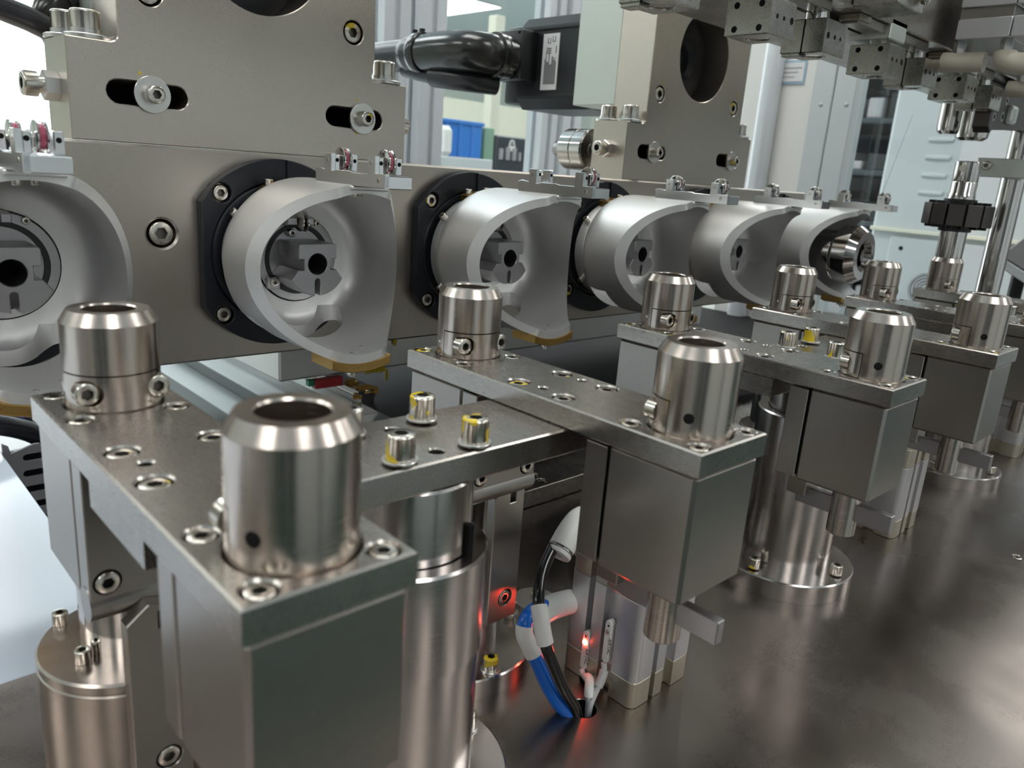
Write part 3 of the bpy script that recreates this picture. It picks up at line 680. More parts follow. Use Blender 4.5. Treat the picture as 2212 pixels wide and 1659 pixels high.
for y, sg in ((YB_, 1), (YF_, -1)):
    rear = sg > 0
    ya, yb = (178 - YC, 205.2 - YC) if rear else (91.2 - YC, 118 - YC)
    nb = 'hanging_block'
    bk = obj(nb, MB().box(0.9, PW - 0.7, ya, yb, -41, -6.5, 0.9), 'block', car)
    ca, cb_ = (170.6 - YC, 177.6 - YC) if rear else (118.5 - YC, 125.7 - YC)
    cp = obj('cover_plate', MB().box(0.9, PW - 0.7, ca, cb_, -40.4, -7.3, 0.3), 'block', bk)
    if rear:
        for x in (4.6, PW - 4.6): screw(bk, (x, ca + 0.5, -35), 2.6, 1.2, 'y', name='cover_screw', knurl=False); disc_hole(bk, (x, ca - 0.02, -35), 3.1, 'y', 'counterbore')
        obj('lug_roll', MB().lathe([(0, -14), (4.2, -14), (4.2, 14), (0, 14)], 28, at=(PW / 2, ca + 3.6, -41), ax='X'), 'block', bk)
    # bushing
    bm_ = MB().lathe([(5.8, -6.3), (10.45, -6.3), (10.45, 19.8), (8.8, 22.6), (6.1, 22.6), (5.8, 22.2)], 72).mesh('bushing')
    bm_ = cut(bm_, [MB().lathe([(5.5, 0.12), (12, 0.12), (12, 8.85), (5.5, 8.85)], 48, a0=0, a1=PI)])
    for p_ in bm_.polygons: p_.use_smooth = True
    bm_.set_sharp_from_angle(angle=math.radians(22))
    bu = obj('bushing', bm_, 'turned', car, (PW / 2, y, 0), (0, 0, PI if rear else 0))
    clm = MB().lathe([(5.8, 0.3), (10.45, 0.3), (10.45, 8.5), (5.8, 8.5)], 48, a0=0.025, a1=PI - 0.025).mesh('clamp_half')
    clm = cut(clm, [MB().lathe([(0, 0), (3.0, 0), (3.0, 12), (0, 12)], 28, at=(x, 4.6, 4.6), ax='Y') for x in (-7.7, 7.7)])
    cl = obj('clamp_half', clm, 'turned', bu)
    for x in (-7.7, 7.7):
        screw(bu, (x, 4.6, 4.6), 2.65, 3.3, 'Y', name='clamp_screw', knurl=False, twist=0.4)
    if rear: disc_hole(bu, (10.2, -2.2, 5.0), 0.8, 'X', 'pin_hole', 'screw')
    else:
        a = math.radians(209); o = disc_hole(bu, (10.43 * math.cos(a), 10.43 * math.sin(a), 5.4), 1.35, 'z', 'threaded_hole'); o.rotation_euler = (PI / 2, 0, a + PI / 2)
    if not rear:
        pin = obj('lower_pin', MB().lathe([(0, -60.3), (4.6, -60.3), (5.0, -59.9), (5.0, -41), (0, -41)], 40), 'turned', car, (PW / 2, y, 0))
        obj('key_bar', MB().box(PW / 2 - 1.6, PW / 2 + 1.6, 86.4 - YC, 122 - YC, -54, -47.2, 0.25), 'jaw', car)
        obj('bar_clamp', MB().box(PW / 2 - 5, PW / 2 + 5, 117 - YC, 124.5 - YC, -50, -41.1, 0.3), 'block', car)
cn = ['nearest bushing carrier, in the foreground with its dark green front face', 'second bushing carrier, above the white fitting and the red sensor light', 'third bushing carrier, its front bushing beside three cap screws', 'fourth bushing carrier, joined to the third by the arm plate', 'fifth bushing carrier, second from the far end of the row', 'farthest bushing carrier, holding the shaft with the black rotor core']
car['label'] = cn[0]
carriers = [car] + [dup(car, (PX[i], YC, 0), cn[i]) for i in range(1, 6)]

# arms, posts, guide columns: one set per pair of carriers
arm = thing('arm_plate', '', 'arm', (109.15, 148.5, 0), 'arm plates joining pairs of carriers')
asc = [(x, y) for x in (-11.3, 11) for y in (-12.2, 9.7)]
obj('arm_bar', MB().prism([rrect(-68.8, 69.6, -16.1, 16.1)] + [circ(x, y, 2.2, 16) for x, y in asc] + [circ(0.6, -10.4, 2.0, 22), circ(0.4, 8, 2.0, 22)], -13.9, -6.45, 'z', b=0.45), 'plate', arm)
obj('arm_hole', MB().box(-3, 4, -13, 11, -12.5, -12, 0), 'hole', arm)
for x, y in asc: screw(arm, (x, y, -5.2), 3.4, 6.1, 'z', 'screwy', name='cap_screw', washer=(4.3, 0.7), twist=random.random())
post = thing('lift_post', '', 'post', (109.15, 148.5, ZT), 'turned lift posts under the arms')
H = -14 - ZT
obj('post_shaft', MB().lathe([(0, 0), (20.8, 0), (20.8, 52), (21.6, 52.1), (21.6, 79.5), (21.0, 80.2), (17.4, 80.2), (17.4, 79.0), (16.9, 79.0), (16.9, H - 0.6), (16.4, H), (0, H)], 72), 'post', post)
obj('slit', MB().box(7.4, 9.0, -16.4, -13.4, 78, 88, 0), 'hole', post)
fs = [(0, -26), (26, 0), (0, 26), (-26, 0)]
fo = obj('post_flange', MB().lathe([(0, 0.05), (31.5, 0.05), (31.5, 8.4), (30.9, 9), (0, 9)], 80), 'post', post)
for x, y in fs: screw(fo, (x, y, 9.7), 2.6, 4.6, 'z', 'screwy', name='cap_screw', washer=(3.4, 0.7))
pn = ['first pair of carriers', 'third and fourth carriers', 'two farthest carriers']
arm['label'] = 'steel arm plate with cap screws joining the ' + pn[0]; post['label'] = 'turned steel lift post on a round flange under the ' + pn[0]
for i in (1, 2):
    dup(arm, (109.15 + 220 * i, 148.5, 0), 'steel arm plate with cap screws joining the ' + pn[i])
    dup(post, (109.15 + 220 * i, 148.5, ZT), 'turned steel lift post on a round flange under the ' + pn[i])
# guide columns below the rear blocks
gc = thing('guide_column', '', 'guide column', (BX[0], 192.5, ZT), 'guide columns under the rear bushings')
obj('guide_rod', MB().lathe([(0, 46), (11.4, 46), (11.4, 72.8), (0, 72.8)], 48), 'chrome', gc)
obj('column_body', MB().lathe([(0, 0), (21.4, 0), (21.4, 46.6), (21.1, 47), (21.1, 47.4), (21.4, 47.8), (21.4, 49.6), (20.9, 50.2), (0, 50.2)], 64), 'turned', gc)
for x, y in ((-12.6, -5.4), (-12.6, 15), (13, 15)): screw(gc, (x, y, 50.3), 1.9, 3.4, 'z', name='lid_screw')
bo = [(-8.2, 21.5), (5.2, 21.5), (5.2, 71), (-3.2, 73), (-8.2, 69)]
br = obj('bracket_plate', MB().prism([bo, rrect(-1.2, 1.4, 66, 70.6), circ(-0.4, 30, 3.1, 24)], 0, 4.0, 'y', b=0.25, at=(0, -22.4, 0)), 'block', gc)
screw(br, (-0.4, -24.4, 30), 2.7, 1.9, 'y', name='bracket_screw', knurl=False)
gcn = ['under the nearest carrier, rod and lid screws in view', 'under the second carrier, red light on its bracket', 'under the third carrier', 'under the fourth carrier', 'under the fifth carrier', 'under the farthest carrier']
gc['label'] = 'steel guide column with bracket plate ' + gcn[0]
gc1 = dup(gc, (BX[1], 192.5, ZT), 'steel guide column with bracket plate ' + gcn[1])
for ob in (gc1,):
    for c in list(ob.children):
        if c.name.startswith(('column_body', 'lid_screw')): bpy.data.objects.remove(c)
    obj('column_body', MB().lathe([(0, 0), (16.5, 0), (16.5, 49.6), (16, 50.2), (0, 50.2)], 56), 'post', ob)
    f_ = obj('column_flange', MB().lathe([(0, 0.05), (30.5, 0.05), (30.5, 7.4), (30, 8), (0, 8)], 72), 'post', ob)
    for a in (262, 352, 82, 172): screw(f_, (26.3 * math.cos(math.radians(a)), 26.3 * math.sin(math.radians(a)), 8.6), 2.6, 4.6, 'z', 'screwy', name='cap_screw', washer=(3.4, 0.6))
    for c in ob.children:
        if c.name.startswith('bracket_plate'): c.location.x += 0.0062; c.location.y += 0.0055
for i in range(2, 6): dup(gc1, (BX[i], 192.5, ZT), 'steel guide column with bracket plate ' + gcn[i])

# air cylinders
ac = thing('air_cylinder', '', 'air cylinder', (207.5, 144.5, ZT), 'square air cylinders on the table')
def sect(g=0.0):
    h = 16.4 - g; r = 3.0; pts = []
    for q in range(4):
        a = PI / 2 * q; c, s = math.cos(a), math.sin(a)
        side = []
        for k in range(5): th = -PI / 4 * 0 + PI / 2 * k / 4 - PI / 2; side.append((h - r + r * math.cos(th), -h + r + r * math.sin(th)))
        side += [(h, -7.2), (h - 3, -7.2), (h - 3, -4.6), (h, -4.6), (h, 0.2), (h - 3, 0.2), (h - 3, 6.0), (h, 6.0)]
        pts += [(c * x - s * y, s * x + c * y) for x, y in side]
    return pts
obj('cylinder_body', MB().prism([sect()], 10.1, 39.8, 'z', b=0.15), 'cyl', ac)
obj('bottom_cap', MB().prism([sect(0.1)], 0.05, 10, 'z', b=0.2), 'cap', ac); obj('top_cap', MB().prism([sect(0.1)], 39.9, 50, 'z', b=0.2), 'cap', ac)
obj('piston_rod', MB().lathe([(0, 50), (5, 50), (5, 58), (0, 58)], 28), 'chrome', ac)
ac['label'] = 'silver square air cylinder with red lit sensor by the cable hole'
ac2 = dup(ac, (427.5, 144.5, ZT), 'silver square air cylinder beyond the third carrier')
ac3 = dup(ac, (647.5, 144.5, ZT), 'silver square air cylinder beyond the fifth carrier')
def text(body, size, loc, rot, parent, m='ink', name='printed_text'):
    c = bpy.data.curves.new(name, 'FONT'); c.body = body; c.size = size * S; c.extrude = 0.00003
    o = bpy.data.objects.new('tmp', c); COL.objects.link(o); bpy.context.view_layer.update()
    me = bpy.data.meshes.new_from_object(o.evaluated_get(bpy.context.evaluated_depsgraph_get())); bpy.data.objects.remove(o)
    me.materials.clear(); me.materials.append(M[m])
    q = bpy.data.objects.new(name, me); COL.objects.link(q); q.parent = parent; q.location = [v * S for v in loc]; q.rotation_euler = rot
    return q
RL = Matrix(((0, 0, -1), (0, -1, 0), (-1, 0, 0)))      # text on a -x face, reading downward
def sensor(y, z0, z1, label, led):
    t = thing('reed_sensor', label, 'sensor', (191.6, y, ZT))
    obj('sensor_body', MB().prism([slot(z0, z1, 0, 1.45, 6)], -1.4, 0.9, 'z', b=0.2).mesh('sensor_body'), 'white', t).matrix_local = Matrix(((0, 0, -1, 0), (0, 1, 0, 0), (1, 0, 0, 0), (0, 0, 0, 1)))
    disc_hole(t, (-0.85, 0, z1 - 2.0), 0.5, 'x', 'set_screw')
    if led: obj('led', MB().lathe([(0, -0.2), (1.0, -0.2), (0.9, 0.4), (0, 0.6)], 20, at=(-0.9, 0.1, z1 - 4.4), ax='-x'), 'led', t)
    else: obj('led', MB().lathe([(0, -0.2), (0.9, -0.2), (0.8, 0.3), (0, 0.4)], 20, at=(-0.9, 0.1, z1 - 4.4), ax='-x'), 'cap', t)
    text('AIRTAC', 1.9, (-0.98, -0.7, z1 - 6.2), RL.to_euler(), t)
    return t
sensor(144.5 + 6.0, 4, 19.5, 'lower white reed sensor with glowing red light in the cylinder slot', True)
sensor(144.5 - 3.2, 12, 28.5, 'upper white reed sensor with black lettering in the cylinder slot', False)

# hoses and cables at the cylinder
t = thing('elbow_fitting', 'white elbow push fitting with metal ring at the top of the air cylinder', 'fitting', (196, 163, -60))
e0, e1 = Vector((198, 163, -59.5)) - Vector((196, 163, -60)), Vector((182.0, 161, -64.5)) - Vector((196, 163, -60))
pts = bez([(9, 1, -1.0), (4, 0.5, 1.5), (-1, 0, 1.6), (-6, -0.8, -1.2), (-10.5, -1.6, -5.2)], 6)
obj('elbow_body', MB().tube(pts, [3.9] * 9 + [4.7] * (len(pts) - 9), 24), 'white', t)
def ring_at(p, d, r0, r1, h):
    q = Vector(d).to_track_quat('Z', 'Y').to_matrix().to_4x4()
    mb = MB(); mb.lathe([(r0, 0), (r1, 0), (r1 + 0.2, 0.2), (r1 + 0.2, h - 0.2), (r1, h), (r0, h)], 36); mb.bm.transform(Matrix.Translation(p) @ q); return mb
dv = (-4.5, -0.8, -4.0)
obj('metal_ring', ring_at(Vector((-10.6, -1.6, -5.3)), dv, 2, 4.3, 0.8), 'chrome', t)
obj('release_collar', ring_at(Vector((-11.4, -1.8, -6.0)), dv, 2, 4.4, 1.6), 'white', t)
o = obj('lower_fitting', MB().tube(bez([(3, 1, -1), (-4, 0.5, 0.4), (-10, -0.5, 1.5), (-16, -1, 1)], 6), 4.4, 22), 'white', None, (189, 159.5, -87)); tag(o, 'white push fitting at the foot of the air cylinder, behind the blue hose', 'fitting')
hb = bez([(185, 163.5, -64), (179, 161, -66), (171.2, 156.5, -68.8), (165.4, 151.6, -72.5), (163.3, 148, -77), (162.9, 144.6, -84.8), (165.5, 142.4, -93.3), (169.6, 140.4, -102.8), (174.4, 139.2, -111), (177.2, 139, -119)], 9)
t = thing('black_hose', 'black air hose with white sleeve diving into the table hole', 'hose', (0, 0, 0)); obj('hose', MB().tube(hb, 2.0, 18), 'hose', t)
def sub(p, i0, i1): return p[i0:i1]
obj('sleeve', MB().tube(sub(hb, 31, 46), 2.75, 20), 'sleeve', t)
hu = bez([(183, 159, -86), (175, 158.5, -83), (169, 157.2, -82), (165, 156, -83.4), (163.9, 155, -87.4), (165.4, 153, -92.2), (167, 150.6, -97.3), (169.3, 146.4, -105.6), (171.6, 142.6, -111.3), (175.6, 140.4, -115.8), (178, 140, -122)], 8)
t = thing('blue_hose', 'bright blue air hose with white sleeve beside the black hose', 'hose', (0, 0, 0)); obj('hose', MB().tube(hu, 2.55, 20), 'blue', t)
obj('sleeve', MB().tube(sub(hu, 27, 45), 2.95, 20), 'sleeve', t)
hg = bez([(190.6, 141.3, -102), (190, 140.5, -105), (187.5, 140, -109), (184.2, 139.5, -112.5), (182.4, 139, -116), (182, 139, -126)], 10)
t = thing('sensor_cable', 'grey sensor cable with sleeve from the upper sensor into the table hole', 'cable', (0, 0, 0)); obj('cable', MB().tube(hg, 1.05, 14), 'grey', t); obj('sleeve', MB().tube(sub(hg, 8, 22), 1.55, 16), 'grey', t)
hw = bez([(190.4, 150.5, -110), (189.5, 148.5, -111), (187, 144, -108.8), (184, 141.2, -111), (183.2, 140.2, -116), (183, 140, -126)], 10)
t = thing('sensor_cable', 'white sleeved cable looping from the lower sensor into the table hole', 'cable', (0, 0, 0)); obj('cable', MB().tube(hw, 1.05, 14), 'grey', t); obj('sleeve', MB().tube(sub(hw, 16, 34), 1.7, 16), 'white', t)
o = obj('hole_liner', MB().lathe([(4.5, 0), (4.6, 0), (4.6, -15), (4.5, -15)], 32), 'hole', None, (179.5, 139.5, ZT - 0.2)); tag(o, 'dark round cable hole in the steel table', 'hole')
t = thing('washer_disc', 'round plate with screw and yellow paint behind the black hose', 'disc', (214, 198, ZT)); obj('disc', MB().lathe([(0, 0.05), (9.2, 0.05), (9.2, 0.9), (0, 0.9)], 48), 'zinc', t); screw(t, (0, 0, 1), 2, 3, 'z', 'screwy', name='disc_screw')
t = thing('table_screw', 'small sunk screw in the open part of the steel table', 'screw', (449, 79, ZT)); screw(t, (0, 0, -2.2), 2.3, 2.0, 'z', name='screw_head', knurl=False)

# ================================================================== ROTOR ON THE FARTHEST BUSHING
t = thing('rotor', 'shaft with ribbed black rotor core standing in the farthest bushing', 'rotor', (BX[5], 192.5, 22))
obj('lower_shaft', MB().lathe([(0, -18), (5.7, -18), (5.7, 0.8), (8.6, 0.8), (8.6, 20), (0, 20)], 48), 'chrome', t)
obj('upper_shaft', MB().lathe([(0, 40), (8.9, 40), (8.7, 44), (8.2, 45), (8.2, 52), (8.0, 52.4), (8.2, 53), (8.2, 65.4), (7.6, 66), (0, 66)], 48), 'chrome', t)
obj('hub', MB().lathe([(0, 19), (10.4, 19), (10.4, 41), (0, 41)], 48), 'black', t)
for k in range(12):
    a = 2 * PI * (k + 0.5) / 12
    mb = MB().prism([[(9.5, -1.8), (16, -1.8), (17, -4.9), (21.4, -4.9), (21.9, 0), (21.4, 4.9), (17, 4.9), (16, 1.8), (9.5, 1.8)]], 23, 37.5, 'z', b=0.3); mb.bm.transform(Matrix.Rotation(a, 4, 'Z')); obj('rotor_pole', mb, 'core', t)
for k in range(12):
    a = 2 * PI * k / 12
    mb = MB().box(13, 19.6, -0.6, 0.6, 21.2, 39.4, 0.1); mb.bm.transform(Matrix.Rotation(a, 4, 'Z')); obj('slot_liner', mb, 'black', t)
for sx in (-1, 1): obj('cross_pin', MB().lathe([(0, 7), (1.8, 7), (2.2, 10.5), (0, 10.5)], 20, at=(0, 0, 61), ax='-x' if sx < 0 else 'X'), 'screw', t)

# ================================================================== GANTRY WITH GRIPPERS
GY = 180.5
def gripper(xc, label, holes4):
    t = thing('gripper_block', label, 'gripper', (xc, GY, 117), 'gripper blocks hanging from the gantry')
    ou = [rrect(-9.4, 9.4, -9.6, 9.6), circ(0, 0.4, 4.6, 40)] if holes4 else [[(-9.8, -9.6), (9.8, -9.6), (9.8, 9.6), (-9.8, 9.6)], circ(0, -1, 4.6, 40)]
    b = obj('block_body', MB().prism(ou, 0, 13.5, 'z', b=0.4), 'grip', t)
    obj('bore_plug', MB().lathe([(0, 0.4), (4.3, 0.4), (4.3, 14), (4.0, 17), (0, 17)], 36, at=(0, 0.4 if holes4 else -1, 0)), 'chrome', t)
    xs = -9.42 if holes4 else -9.82
    if holes4:
        for y in (-5.4, 5.4):
            for z in (2.4, 11.0): disc_hole(t, (xs, y, z), 1.25, 'x', 'side_hole')
    else:
        obj('clamp_slit', MB().box(xs - 0.05, xs + 1.2, -0.35, 0.35, 0.2, 13.3, 0), 'hole', t); obj('slit_below', MB().box(xs, -5, -0.35, 0.35, -0.05, 0.5, 0), 'hole', t)
        obj('clamp_foot', MB().box(-9.6, -4, 0.8, 9.0, -1.2, 0, 0.2), 'grip', t)
    for x, r in (((-4.2, 0.9), (1.0, 0.85), (7.0, 1.35)) if holes4 else ((-6.6, 1.35), (-0.6, 0.9), (4.6, 0.85))): disc_hole(t, (x, -9.63, 7.0), r, 'y', 'front_hole')
    return t
gl = [(230.3, 0, 'gripper block nearest the camera, only its underside showing at the top edge'), (295.4, 1, 'gripper block with four side holes, first of its kind along the gantry'), (340.3, 0, 'gripper block with black clamp slit, behind the first four hole block'),
      (404.6, 1, 'gripper block with four side holes, second of its kind along the gantry'), (449.6, 0, 'gripper block with black clamp slit, behind the second four hole block'), (512.5, 1, 'gripper block with four side holes, farthest of its kind'), (559.5, 0, 'gripper block with black clamp slit, farthest along the gantry')]
for x, h4, lb in gl: gripper(x, lb, h4)
for k in range(-1, 3):
    x0 = 256 + 108.5 * (k + 0) if k < 1 else 366 + 109 * (k - 1)
    t = thing('finger_carrier', ['slide plate nearest the camera above the grippers', 'slide plate above the first gripper pair', 'slide plate above the middle gripper pair', 'slide plate above the far gripper pair'][k + 1], 'slide plate', (x0, GY, 134.2), 'slide plates carrying the grippers')
    obj('slide_bar', MB().box(0, 84, -6, 2, 0.2, 4.4, 0.3), 'block', t)
    obj('tip', MB().box(-0.4, 11, -7, 3, 1.6, 4.4, 0.3), 'cap', t)
    obj('stub', MB().lathe([(0, -3.6), (5, -3.6), (5, 0.2), (0, 0.2)], 28, at=(-26 + 110 if k < 2 else 84, 0, 0)), 'chrome', t)
for x, lb in ((295.4, 'first'), (404.6, 'second'), (512.5, 'third')):
    o = obj('adapter_block', MB().box(x - 9, x + 9, 172, 192, 132.4, 141.5, 0.5), 'mill'); tag(o, 'pale adapter block on top of the %s four hole gripper' % lb, 'adapter')
t = thing('gantry_beam', 'dark steel gantry beam carrying the grippers across the top', 'beam', (0, 0, 0))
obj('beam_body', MB().box(150, 900, 172, 250, 138.7, 330, 0.6), 'plate', t)
obj('lower_strip', MB().box(150, 900, 186, 200, 134.8, 138.6, 0.2), 'block', t)
for x in (455, 466): disc_hole(t, (x, 180, 138.7), 1.6, 'Z', 'dowel_hole')
t = thing('gantry_clamp', 'tan clamp block with two big screws on the gantry beam front', 'clamp block', (352, 152, 138))
obj('clamp_body', MB().box(0, 26, 0, 19.8, 0, 40, 0.5), 'grip', t)
for x in (6, 20): screw(t, (x, -1.2, 7), 4.2, 2.6, 'y', 'screw', name='clamp_screw')
for k, (x0, nm) in enumerate(((458, 'nearer'), (572, 'farther'))):
    t = thing('slide_cylinder', nm + ' silver pneumatic slide cylinder under the gantry end', 'air cylinder', (x0, 140, 141), 'pneumatic slide cylinders on the gantry')
    for z in (0, 15, 30): obj('slide_body', MB().prism([rrect(0.6, 25.6, z + 0.2, z + 9.6, 0.8)], -60, 0, 'x', b=0.3), 'cyl', t); obj('end_plate', MB().box(0, 60, -7, 0.2, z + 0.1, z + 9.7, 0.5), 'cyl', t)
    obj('centre_rail', MB().box(2, 58, 1, 26, 0.5, 50, 0.3), 'block', t)
    for z in (5, 20):
        disc_hole(t, (6, -7.02, z), 1.6, 'y', 'end_hole'); disc_hole(t, (17, -7.02, z), 3.4, 'y', 'end_hole')
        disc_hole(t, (28, -7.02, z), 1.6, 'y', 'end_hole')
    for q, y in enumerate((25, 3)):
        f = obj('port_fitting', MB().lathe([(0, -5.5), (3.1, -5.5), (3.1, 0.2), (0, 0.2)], 6, at=(8, y, 0)), 'zinc', t)
        pth = [(8, y + 7, -9.5), (8, y + 2, -9.6), (9, y - 6, -9.8), (9.5, y - 13, -10)] if q == 0 else [(8, y, -5.6), (8, y - 0.5, -9), (9.5, y - 5, -11), (10.5, y - 11, -11.5)]
        obj('fitting_body', MB().tube(bez(pth, 6), 4.9 if q == 0 else 5.2, 22), 'beige', f)
t = thing('pick_arm', 'polished steel pick arm with two rounded fingers below the far grippers', 'pick arm', (612, 195, 105))
mb = MB().lathe([(0, 1), (7, 1), (9.2, 3.2), (9.6, 6), (9.6, 30), (0, 30)], 48, at=(0, 16, 0))
obj('finger', mb, 'chrome', t); obj('finger', MB().lathe([(0, 0), (7, 0), (10, 2), (10.6, 6), (10.6, 26), (0, 26)], 48, at=(0, 2, -3)), 'chrome', t)
obj('web', MB().box(-8, 6, -22, 18, 8, 20, 2.5, 3), 'mill', t)
t = thing('end_plate', 'dark bracket plate with four sunk screws at the end of the gantry', 'bracket', (573, 176, 104.5))
pl_o = [(0, 4), (5, 0.5), (9, 2.5), (63, 7), (100, 9), (100, 36), (0, 26)]
obj('plate', MB().prism([pl_o], -10, 0, 'y', b=0.4), 'core', t)
for x, z, r in ((9, 20, 3.0), (25, 22, 2.5), (7, 10.5, 2.6), (23, 12, 3.0)):
    disc_hole(t, (x, -0.02, z), r, 'y', 'counterbore', 'jaw'); disc_hole(t, (x, -0.08, z), r * 0.62, 'y', 'screw_hole')
t = thing('guide_shaft', 'thick polished vertical shaft at the far end of the carriers', 'shaft', (665, 180, ZT)); obj('shaft', MB().lathe([(0, 0), (8.2, 0), (8.2, 262), (0, 262)], 56), 'chrome', t)
obj('shaft_collar', MB().lathe([(8.2, 0.1), (17, 0.1), (17, 10), (8.2, 10)], 48), 'post', t)
t = thing('stop_bar', 'flat grey bar with socket screw crossing in front of the vertical shaft', 'bar', (644, 95, 80)); obj('bar', MB().box(0, 11, 0, 105, 0, 13, 0.4), 'mill', t); screw(t, (-0.4, 98, 7.6), 3.2, 1.6, 'x', name='bar_screw', knurl=False)
screw(t, (4, 106.5, 3), 2.4, 3, 'Y', name='end_screw')
o = obj('thin_wire', MB().tube([(604, 236, 118), (606, 249, 54)], 0.12, 6), 'wire'); tag(o, 'thin copper wire running down from the pick arm', 'wire')
t = thing('lever_arm', 'dark padded lever with pale edge in shadow at the frame edge', 'lever', (755, 0, 0))
obj('lever_edge', MB().prism([[(206, 22), (206, 14), (150, -15), (100, -30), (100, -22), (150, -6)]], -45, 0, 'x', b=0.8), 'ivory', t)
obj('lever_pad', MB().prism([[(201, 20), (150, -5), (100, -20), (100, 62), (165, 62)]], -44, -1, 'x', b=1.0), 'greypaint', t)
obj('lever_post', MB().lathe([(0, -113.9), (5.5, -113.9), (5.5, 8), (0, 8)], 24, at=(22, 189, 0)), 'black', t)

# ================================================================== ENCLOSURE AND FACTORY BEYOND
def profile_post(x, y, label, w=34):
    o = obj('frame_post', MB().prism([[(-w / 2, -w / 2), (-4, -w / 2), (-4, -w / 2 + 5), (4, -w / 2 + 5), (4, -w / 2), (w / 2, -w / 2), (w / 2, -4), (w / 2 - 5, -4), (w / 2 - 5, 4), (w / 2, 4), (w / 2, w / 2), (-w / 2, w / 2), (-w / 2, 4), (-w / 2 + 5, 4), (-w / 2 + 5, -4), (-w / 2, -4)]], ZT - 16, 760, 'z', b=0.8, at=(x, y, 0)), 'profile')
    return tag(o, label, 'post', 'aluminium frame posts of the enclosure')
profile_post(537, 800, 'aluminium frame post beside the edge of the nearest mounting plate')
profile_post(588, 800, 'aluminium frame post beside the moulded cable elbow', 36)
profile_post(792, 800, 'slim aluminium frame post below the motor', 30)
profile_post(834, 800, 'aluminium frame post behind the cam roller', 36)
for (x0, x1, lb) in ((130, 519, 'clear enclosure pane behind the nearest mounting plate'), (607, 776, 'clear enclosure pane between posts below the motor cable'), (853, 890, 'narrow clear enclosure pane at the far corner')):
    o = obj('clear_pane', MB().box(x0, x1, 798, 803, ZT, 760, 0), 'acrylic'); tag(o, lb, 'pane')
o = obj('back_rail', MB().box(100, 880, 782, 818, ZT - 16, ZT + 20, 1), 'profile'); tag(o, 'low aluminium frame rail behind the spindle beam', 'rail')
t = thing('end_cover', 'pale blue painted cover post with a dark seam and dome screws', 'cover', (900, 443, ZT))
obj('cover_half', MB().box(0, 30, 1.0, 26, 0, 800, 1.0), 'ivory', t); obj('cover_half', MB().box(0, 30, -25, -0.2, 0, 800, 1.0), 'ivory', t)
for y in (13, -17): obj('dome_screw', MB().lathe([(0, 1.8), (1.6, 1.4), (2.6, 0), (0, 0)], 20, at=(0, y, 272), ax='-x'), 'zinc', t)
o = obj('enclosure_board', MB().box(905, 925, 470, 560, ZT, 690, 0.6), 'cup'); o.data.materials.clear(); o.data.materials.append(M['white']); tag(o, 'off white end panel beside the motor plate', 'panel')
t = thing('notice_sign', 'white notice with pale blue border on the end panel', 'sign', (904.2, 486, 186)); obj('sign_plate', MB().box(-1, 0, -3, 48, -4, 22, 0), 'blueline', t); obj('sign_face', MB().box(-1.6, -1, -1, 46, -1.5, 19.5, 0), 'label', t)
for k in range(3): obj('print_line', MB().box(-1.9, -1.6, 2 + 4 * k, 40, 13 - 5 * k, 14.2 - 5 * k, 0), 'greypaint', t)
o = obj('end_tube', MB().lathe([(0, 0), (12, 0), (12, 800), (0, 800)], 32, at=(895, 520, ZT)), 'profile'); tag(o, 'pale round tube at the end panel with light reflections', 'tube')
o = obj('clear_door', MB().box(905, 910, 300, 412, ZT, 690, 0), 'acrylic'); tag(o, 'clear acrylic door beside the pale blue cover post', 'pane')
o = obj('door_strip', MB().box(902, 914, 386, 392, ZT, 690, 1), 'acrylic'); tag(o, 'clear plastic edge strip of the acrylic door', 'strip')
t = thing('control_cabinet', 'pale grey control cabinet with pressed louvres and a fan', 'cabinet', (1500, 460, FL))
zc = -FL
obj('cabinet_body', MB().box(0, 600, -700, 160, 0, zc + 420, 6), 'ivory', t)
for k in range(4): obj('louvre', MB().lathe([(0, -22), (4, -20), (5, 0), (4, 20), (0, 22)], 16, at=(0, 69, zc + 164 - 30 * k), ax='Y'), 'ivory', t)
obj('lower_door', MB().box(-6, 0, -600, 120, zc - 330, zc - 6, 2), 'ivory', t)
obj('ledge', MB().box(-12, 0, -690, 158, zc + 2, zc + 9, 1), 'cream', t)
disc_hole(t, (-6.2, 98, zc - 26), 4, 'x', 'lock_hole')
fan = obj('fan_guard', MB().lathe([(26, 0), (30, 0), (30, 4), (26, 4)], 40, ax='-x'), 'greypaint', t, (-8, 40, zc - 93))
for r in (8, 13, 18, 23): obj('guard_ring', MB().lathe([(r - 0.9, 1), (r + 0.9, 1), (r + 0.9, 3), (r - 0.9, 3)], 40, ax='-x'), 'profile', fan)
obj('fan_hub', MB().lathe([(0, -3), (28, -3), (28, -1), (0, -1)], 32, ax='-x'), 'greypaint', fan)
# things beyond the panes
def far_box(name, x0, x1, y0, y1, z0, z1, m, label, cat, b=4):
    o = obj(name, MB().box(x0, x1, y0, y1, z0, z1, b), m); return tag(o, label, cat)
far_box('work_bench', 2000, 2580, 2920, 3500, FL, 100, 'ivory', 'long pale bench carrying the blue crates beyond the pane', 'bench')
t = thing('blue_crate', 'large blue crate on the bench beyond the enclosure pane', 'crate', (2300, 3000, 100.5))
obj('crate_body', MB().box(0, 270, 0, 300, 0, 160, 4), 'crate', t)
for x in (40, 120, 200): obj('crate_rib', MB().box(x, x + 14, -8, 0, 4, 150, 2), 'crate', t)
obj('crate_rim', MB().box(-6, 276, -10, 306, 150, 168, 3), 'crate', t)
far_box('deep_blue_crate', 2215, 2285, 3000, 3240, 100.5, 262, 'crated', 'deep blue crate at the edge of the aluminium post', 'crate')
far_box('white_bag', 2268, 2345, 2930, 2985, 100.5, 235, 'white', 'white bag leaning before the blue crates', 'bag', 20)
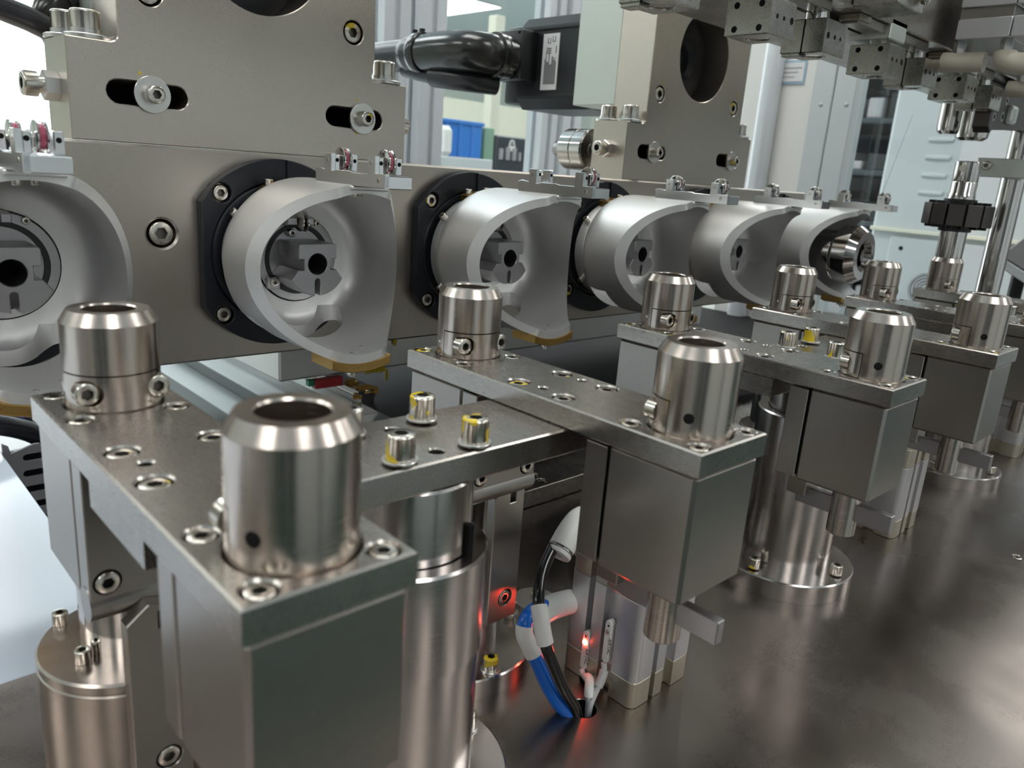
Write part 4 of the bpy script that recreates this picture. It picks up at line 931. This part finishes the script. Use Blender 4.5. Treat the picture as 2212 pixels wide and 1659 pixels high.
far_box('green_column', 2590, 2650, 3000, 3060, FL, 250, 'greenp', 'narrow green column beyond the blue crate', 'column')
t = thing('dark_machine', 'dark machine front with a white lock tag beyond the panes', 'machine', (2655, 2990, FL))
obj('machine_body', MB().box(0, 330, 0, 500, 0, zc + 220, 6), 'dkmach', t); 
obj('lock_tag', MB().prism([rrect(84, 124, zc + 150, zc + 186, 4), ], 0, 6, 'y', at=(0, 0, 0)).prism([circ(104, zc + 190, 16, 24), circ(104, zc + 190, 9, 24)], 0, 6, 'y'), 'white', t)
mb = MB()
rr = random.Random(5)
for k in range(7): mb.box(18 + 44 * k, 18 + 44 * k + 14 + 14 * rr.random(), -14, 0, zc + 106, zc + 130 + 40 * rr.random(), 2)
obj('machine_fittings', mb, 'greypaint', t)
far_box('cream_partition', 2000, 6200, 6400, 6460, FL, 700, 'cream', 'cream partition wall far behind the enclosure', 'partition')
for k, x in enumerate((3140, 3500)):
    far_box('cream_post', x, x + 70, 3600, 3670, FL, 900, 'cream', ['cream post seen just below the motor', 'second cream post standing behind the motor'][k], 'post')
far_box('orange_post', 6250, 6290, 6300, 6340, FL, 1980, 'orange', 'thin orange post beyond the panes above the motor', 'post')
t = thing('storage_rack', 'dark rack of stacked parts seen through the acrylic door', 'rack', (2600, 900, FL))
for k in range(7):
    obj('rack_shelf', MB().box(0, 500, 0, 700, 500 + 160 * k, 516 + 160 * k, 2), 'dkmach', t)
    q = 0
    while q < 640:
        wd = 40 + 80 * rr.random(); obj('stored_part', MB().box(20, 400, q, q + wd, 517 + 160 * k, 540 + 160 * k + 90 * rr.random(), 4), ('dkmach', 'greypaint', 'dkmach', 'motor', 'greypaint')[rr.randrange(5)], t); q += wd + 18
obj('rack_back', MB().box(505, 512, 0, 700, 400, 1700, 1), 'dkmach', t)
for (x, y) in ((0, 0), (460, 0), (0, 660), (460, 660)): obj('rack_upright', MB().box(x, x + 40, y, y + 40, 0, 1700, 2), 'dkmach', t)
# bright window behind the nearest end of the machine
win = thing('window_1', None, None, (0, 0, 0)); win['kind'] = 'structure'
obj('window_frame', MB().prism([rrect(0, 1500, FL + 100, 1900), rrect(60, 1440, FL + 200, 1800)], 0, 60, 'y', at=(0, 3300, 0)), 'white', win)
obj('window_pane', MB().box(60, 1440, 3300, 3310, FL + 200, 1800, 0), 'window', win)
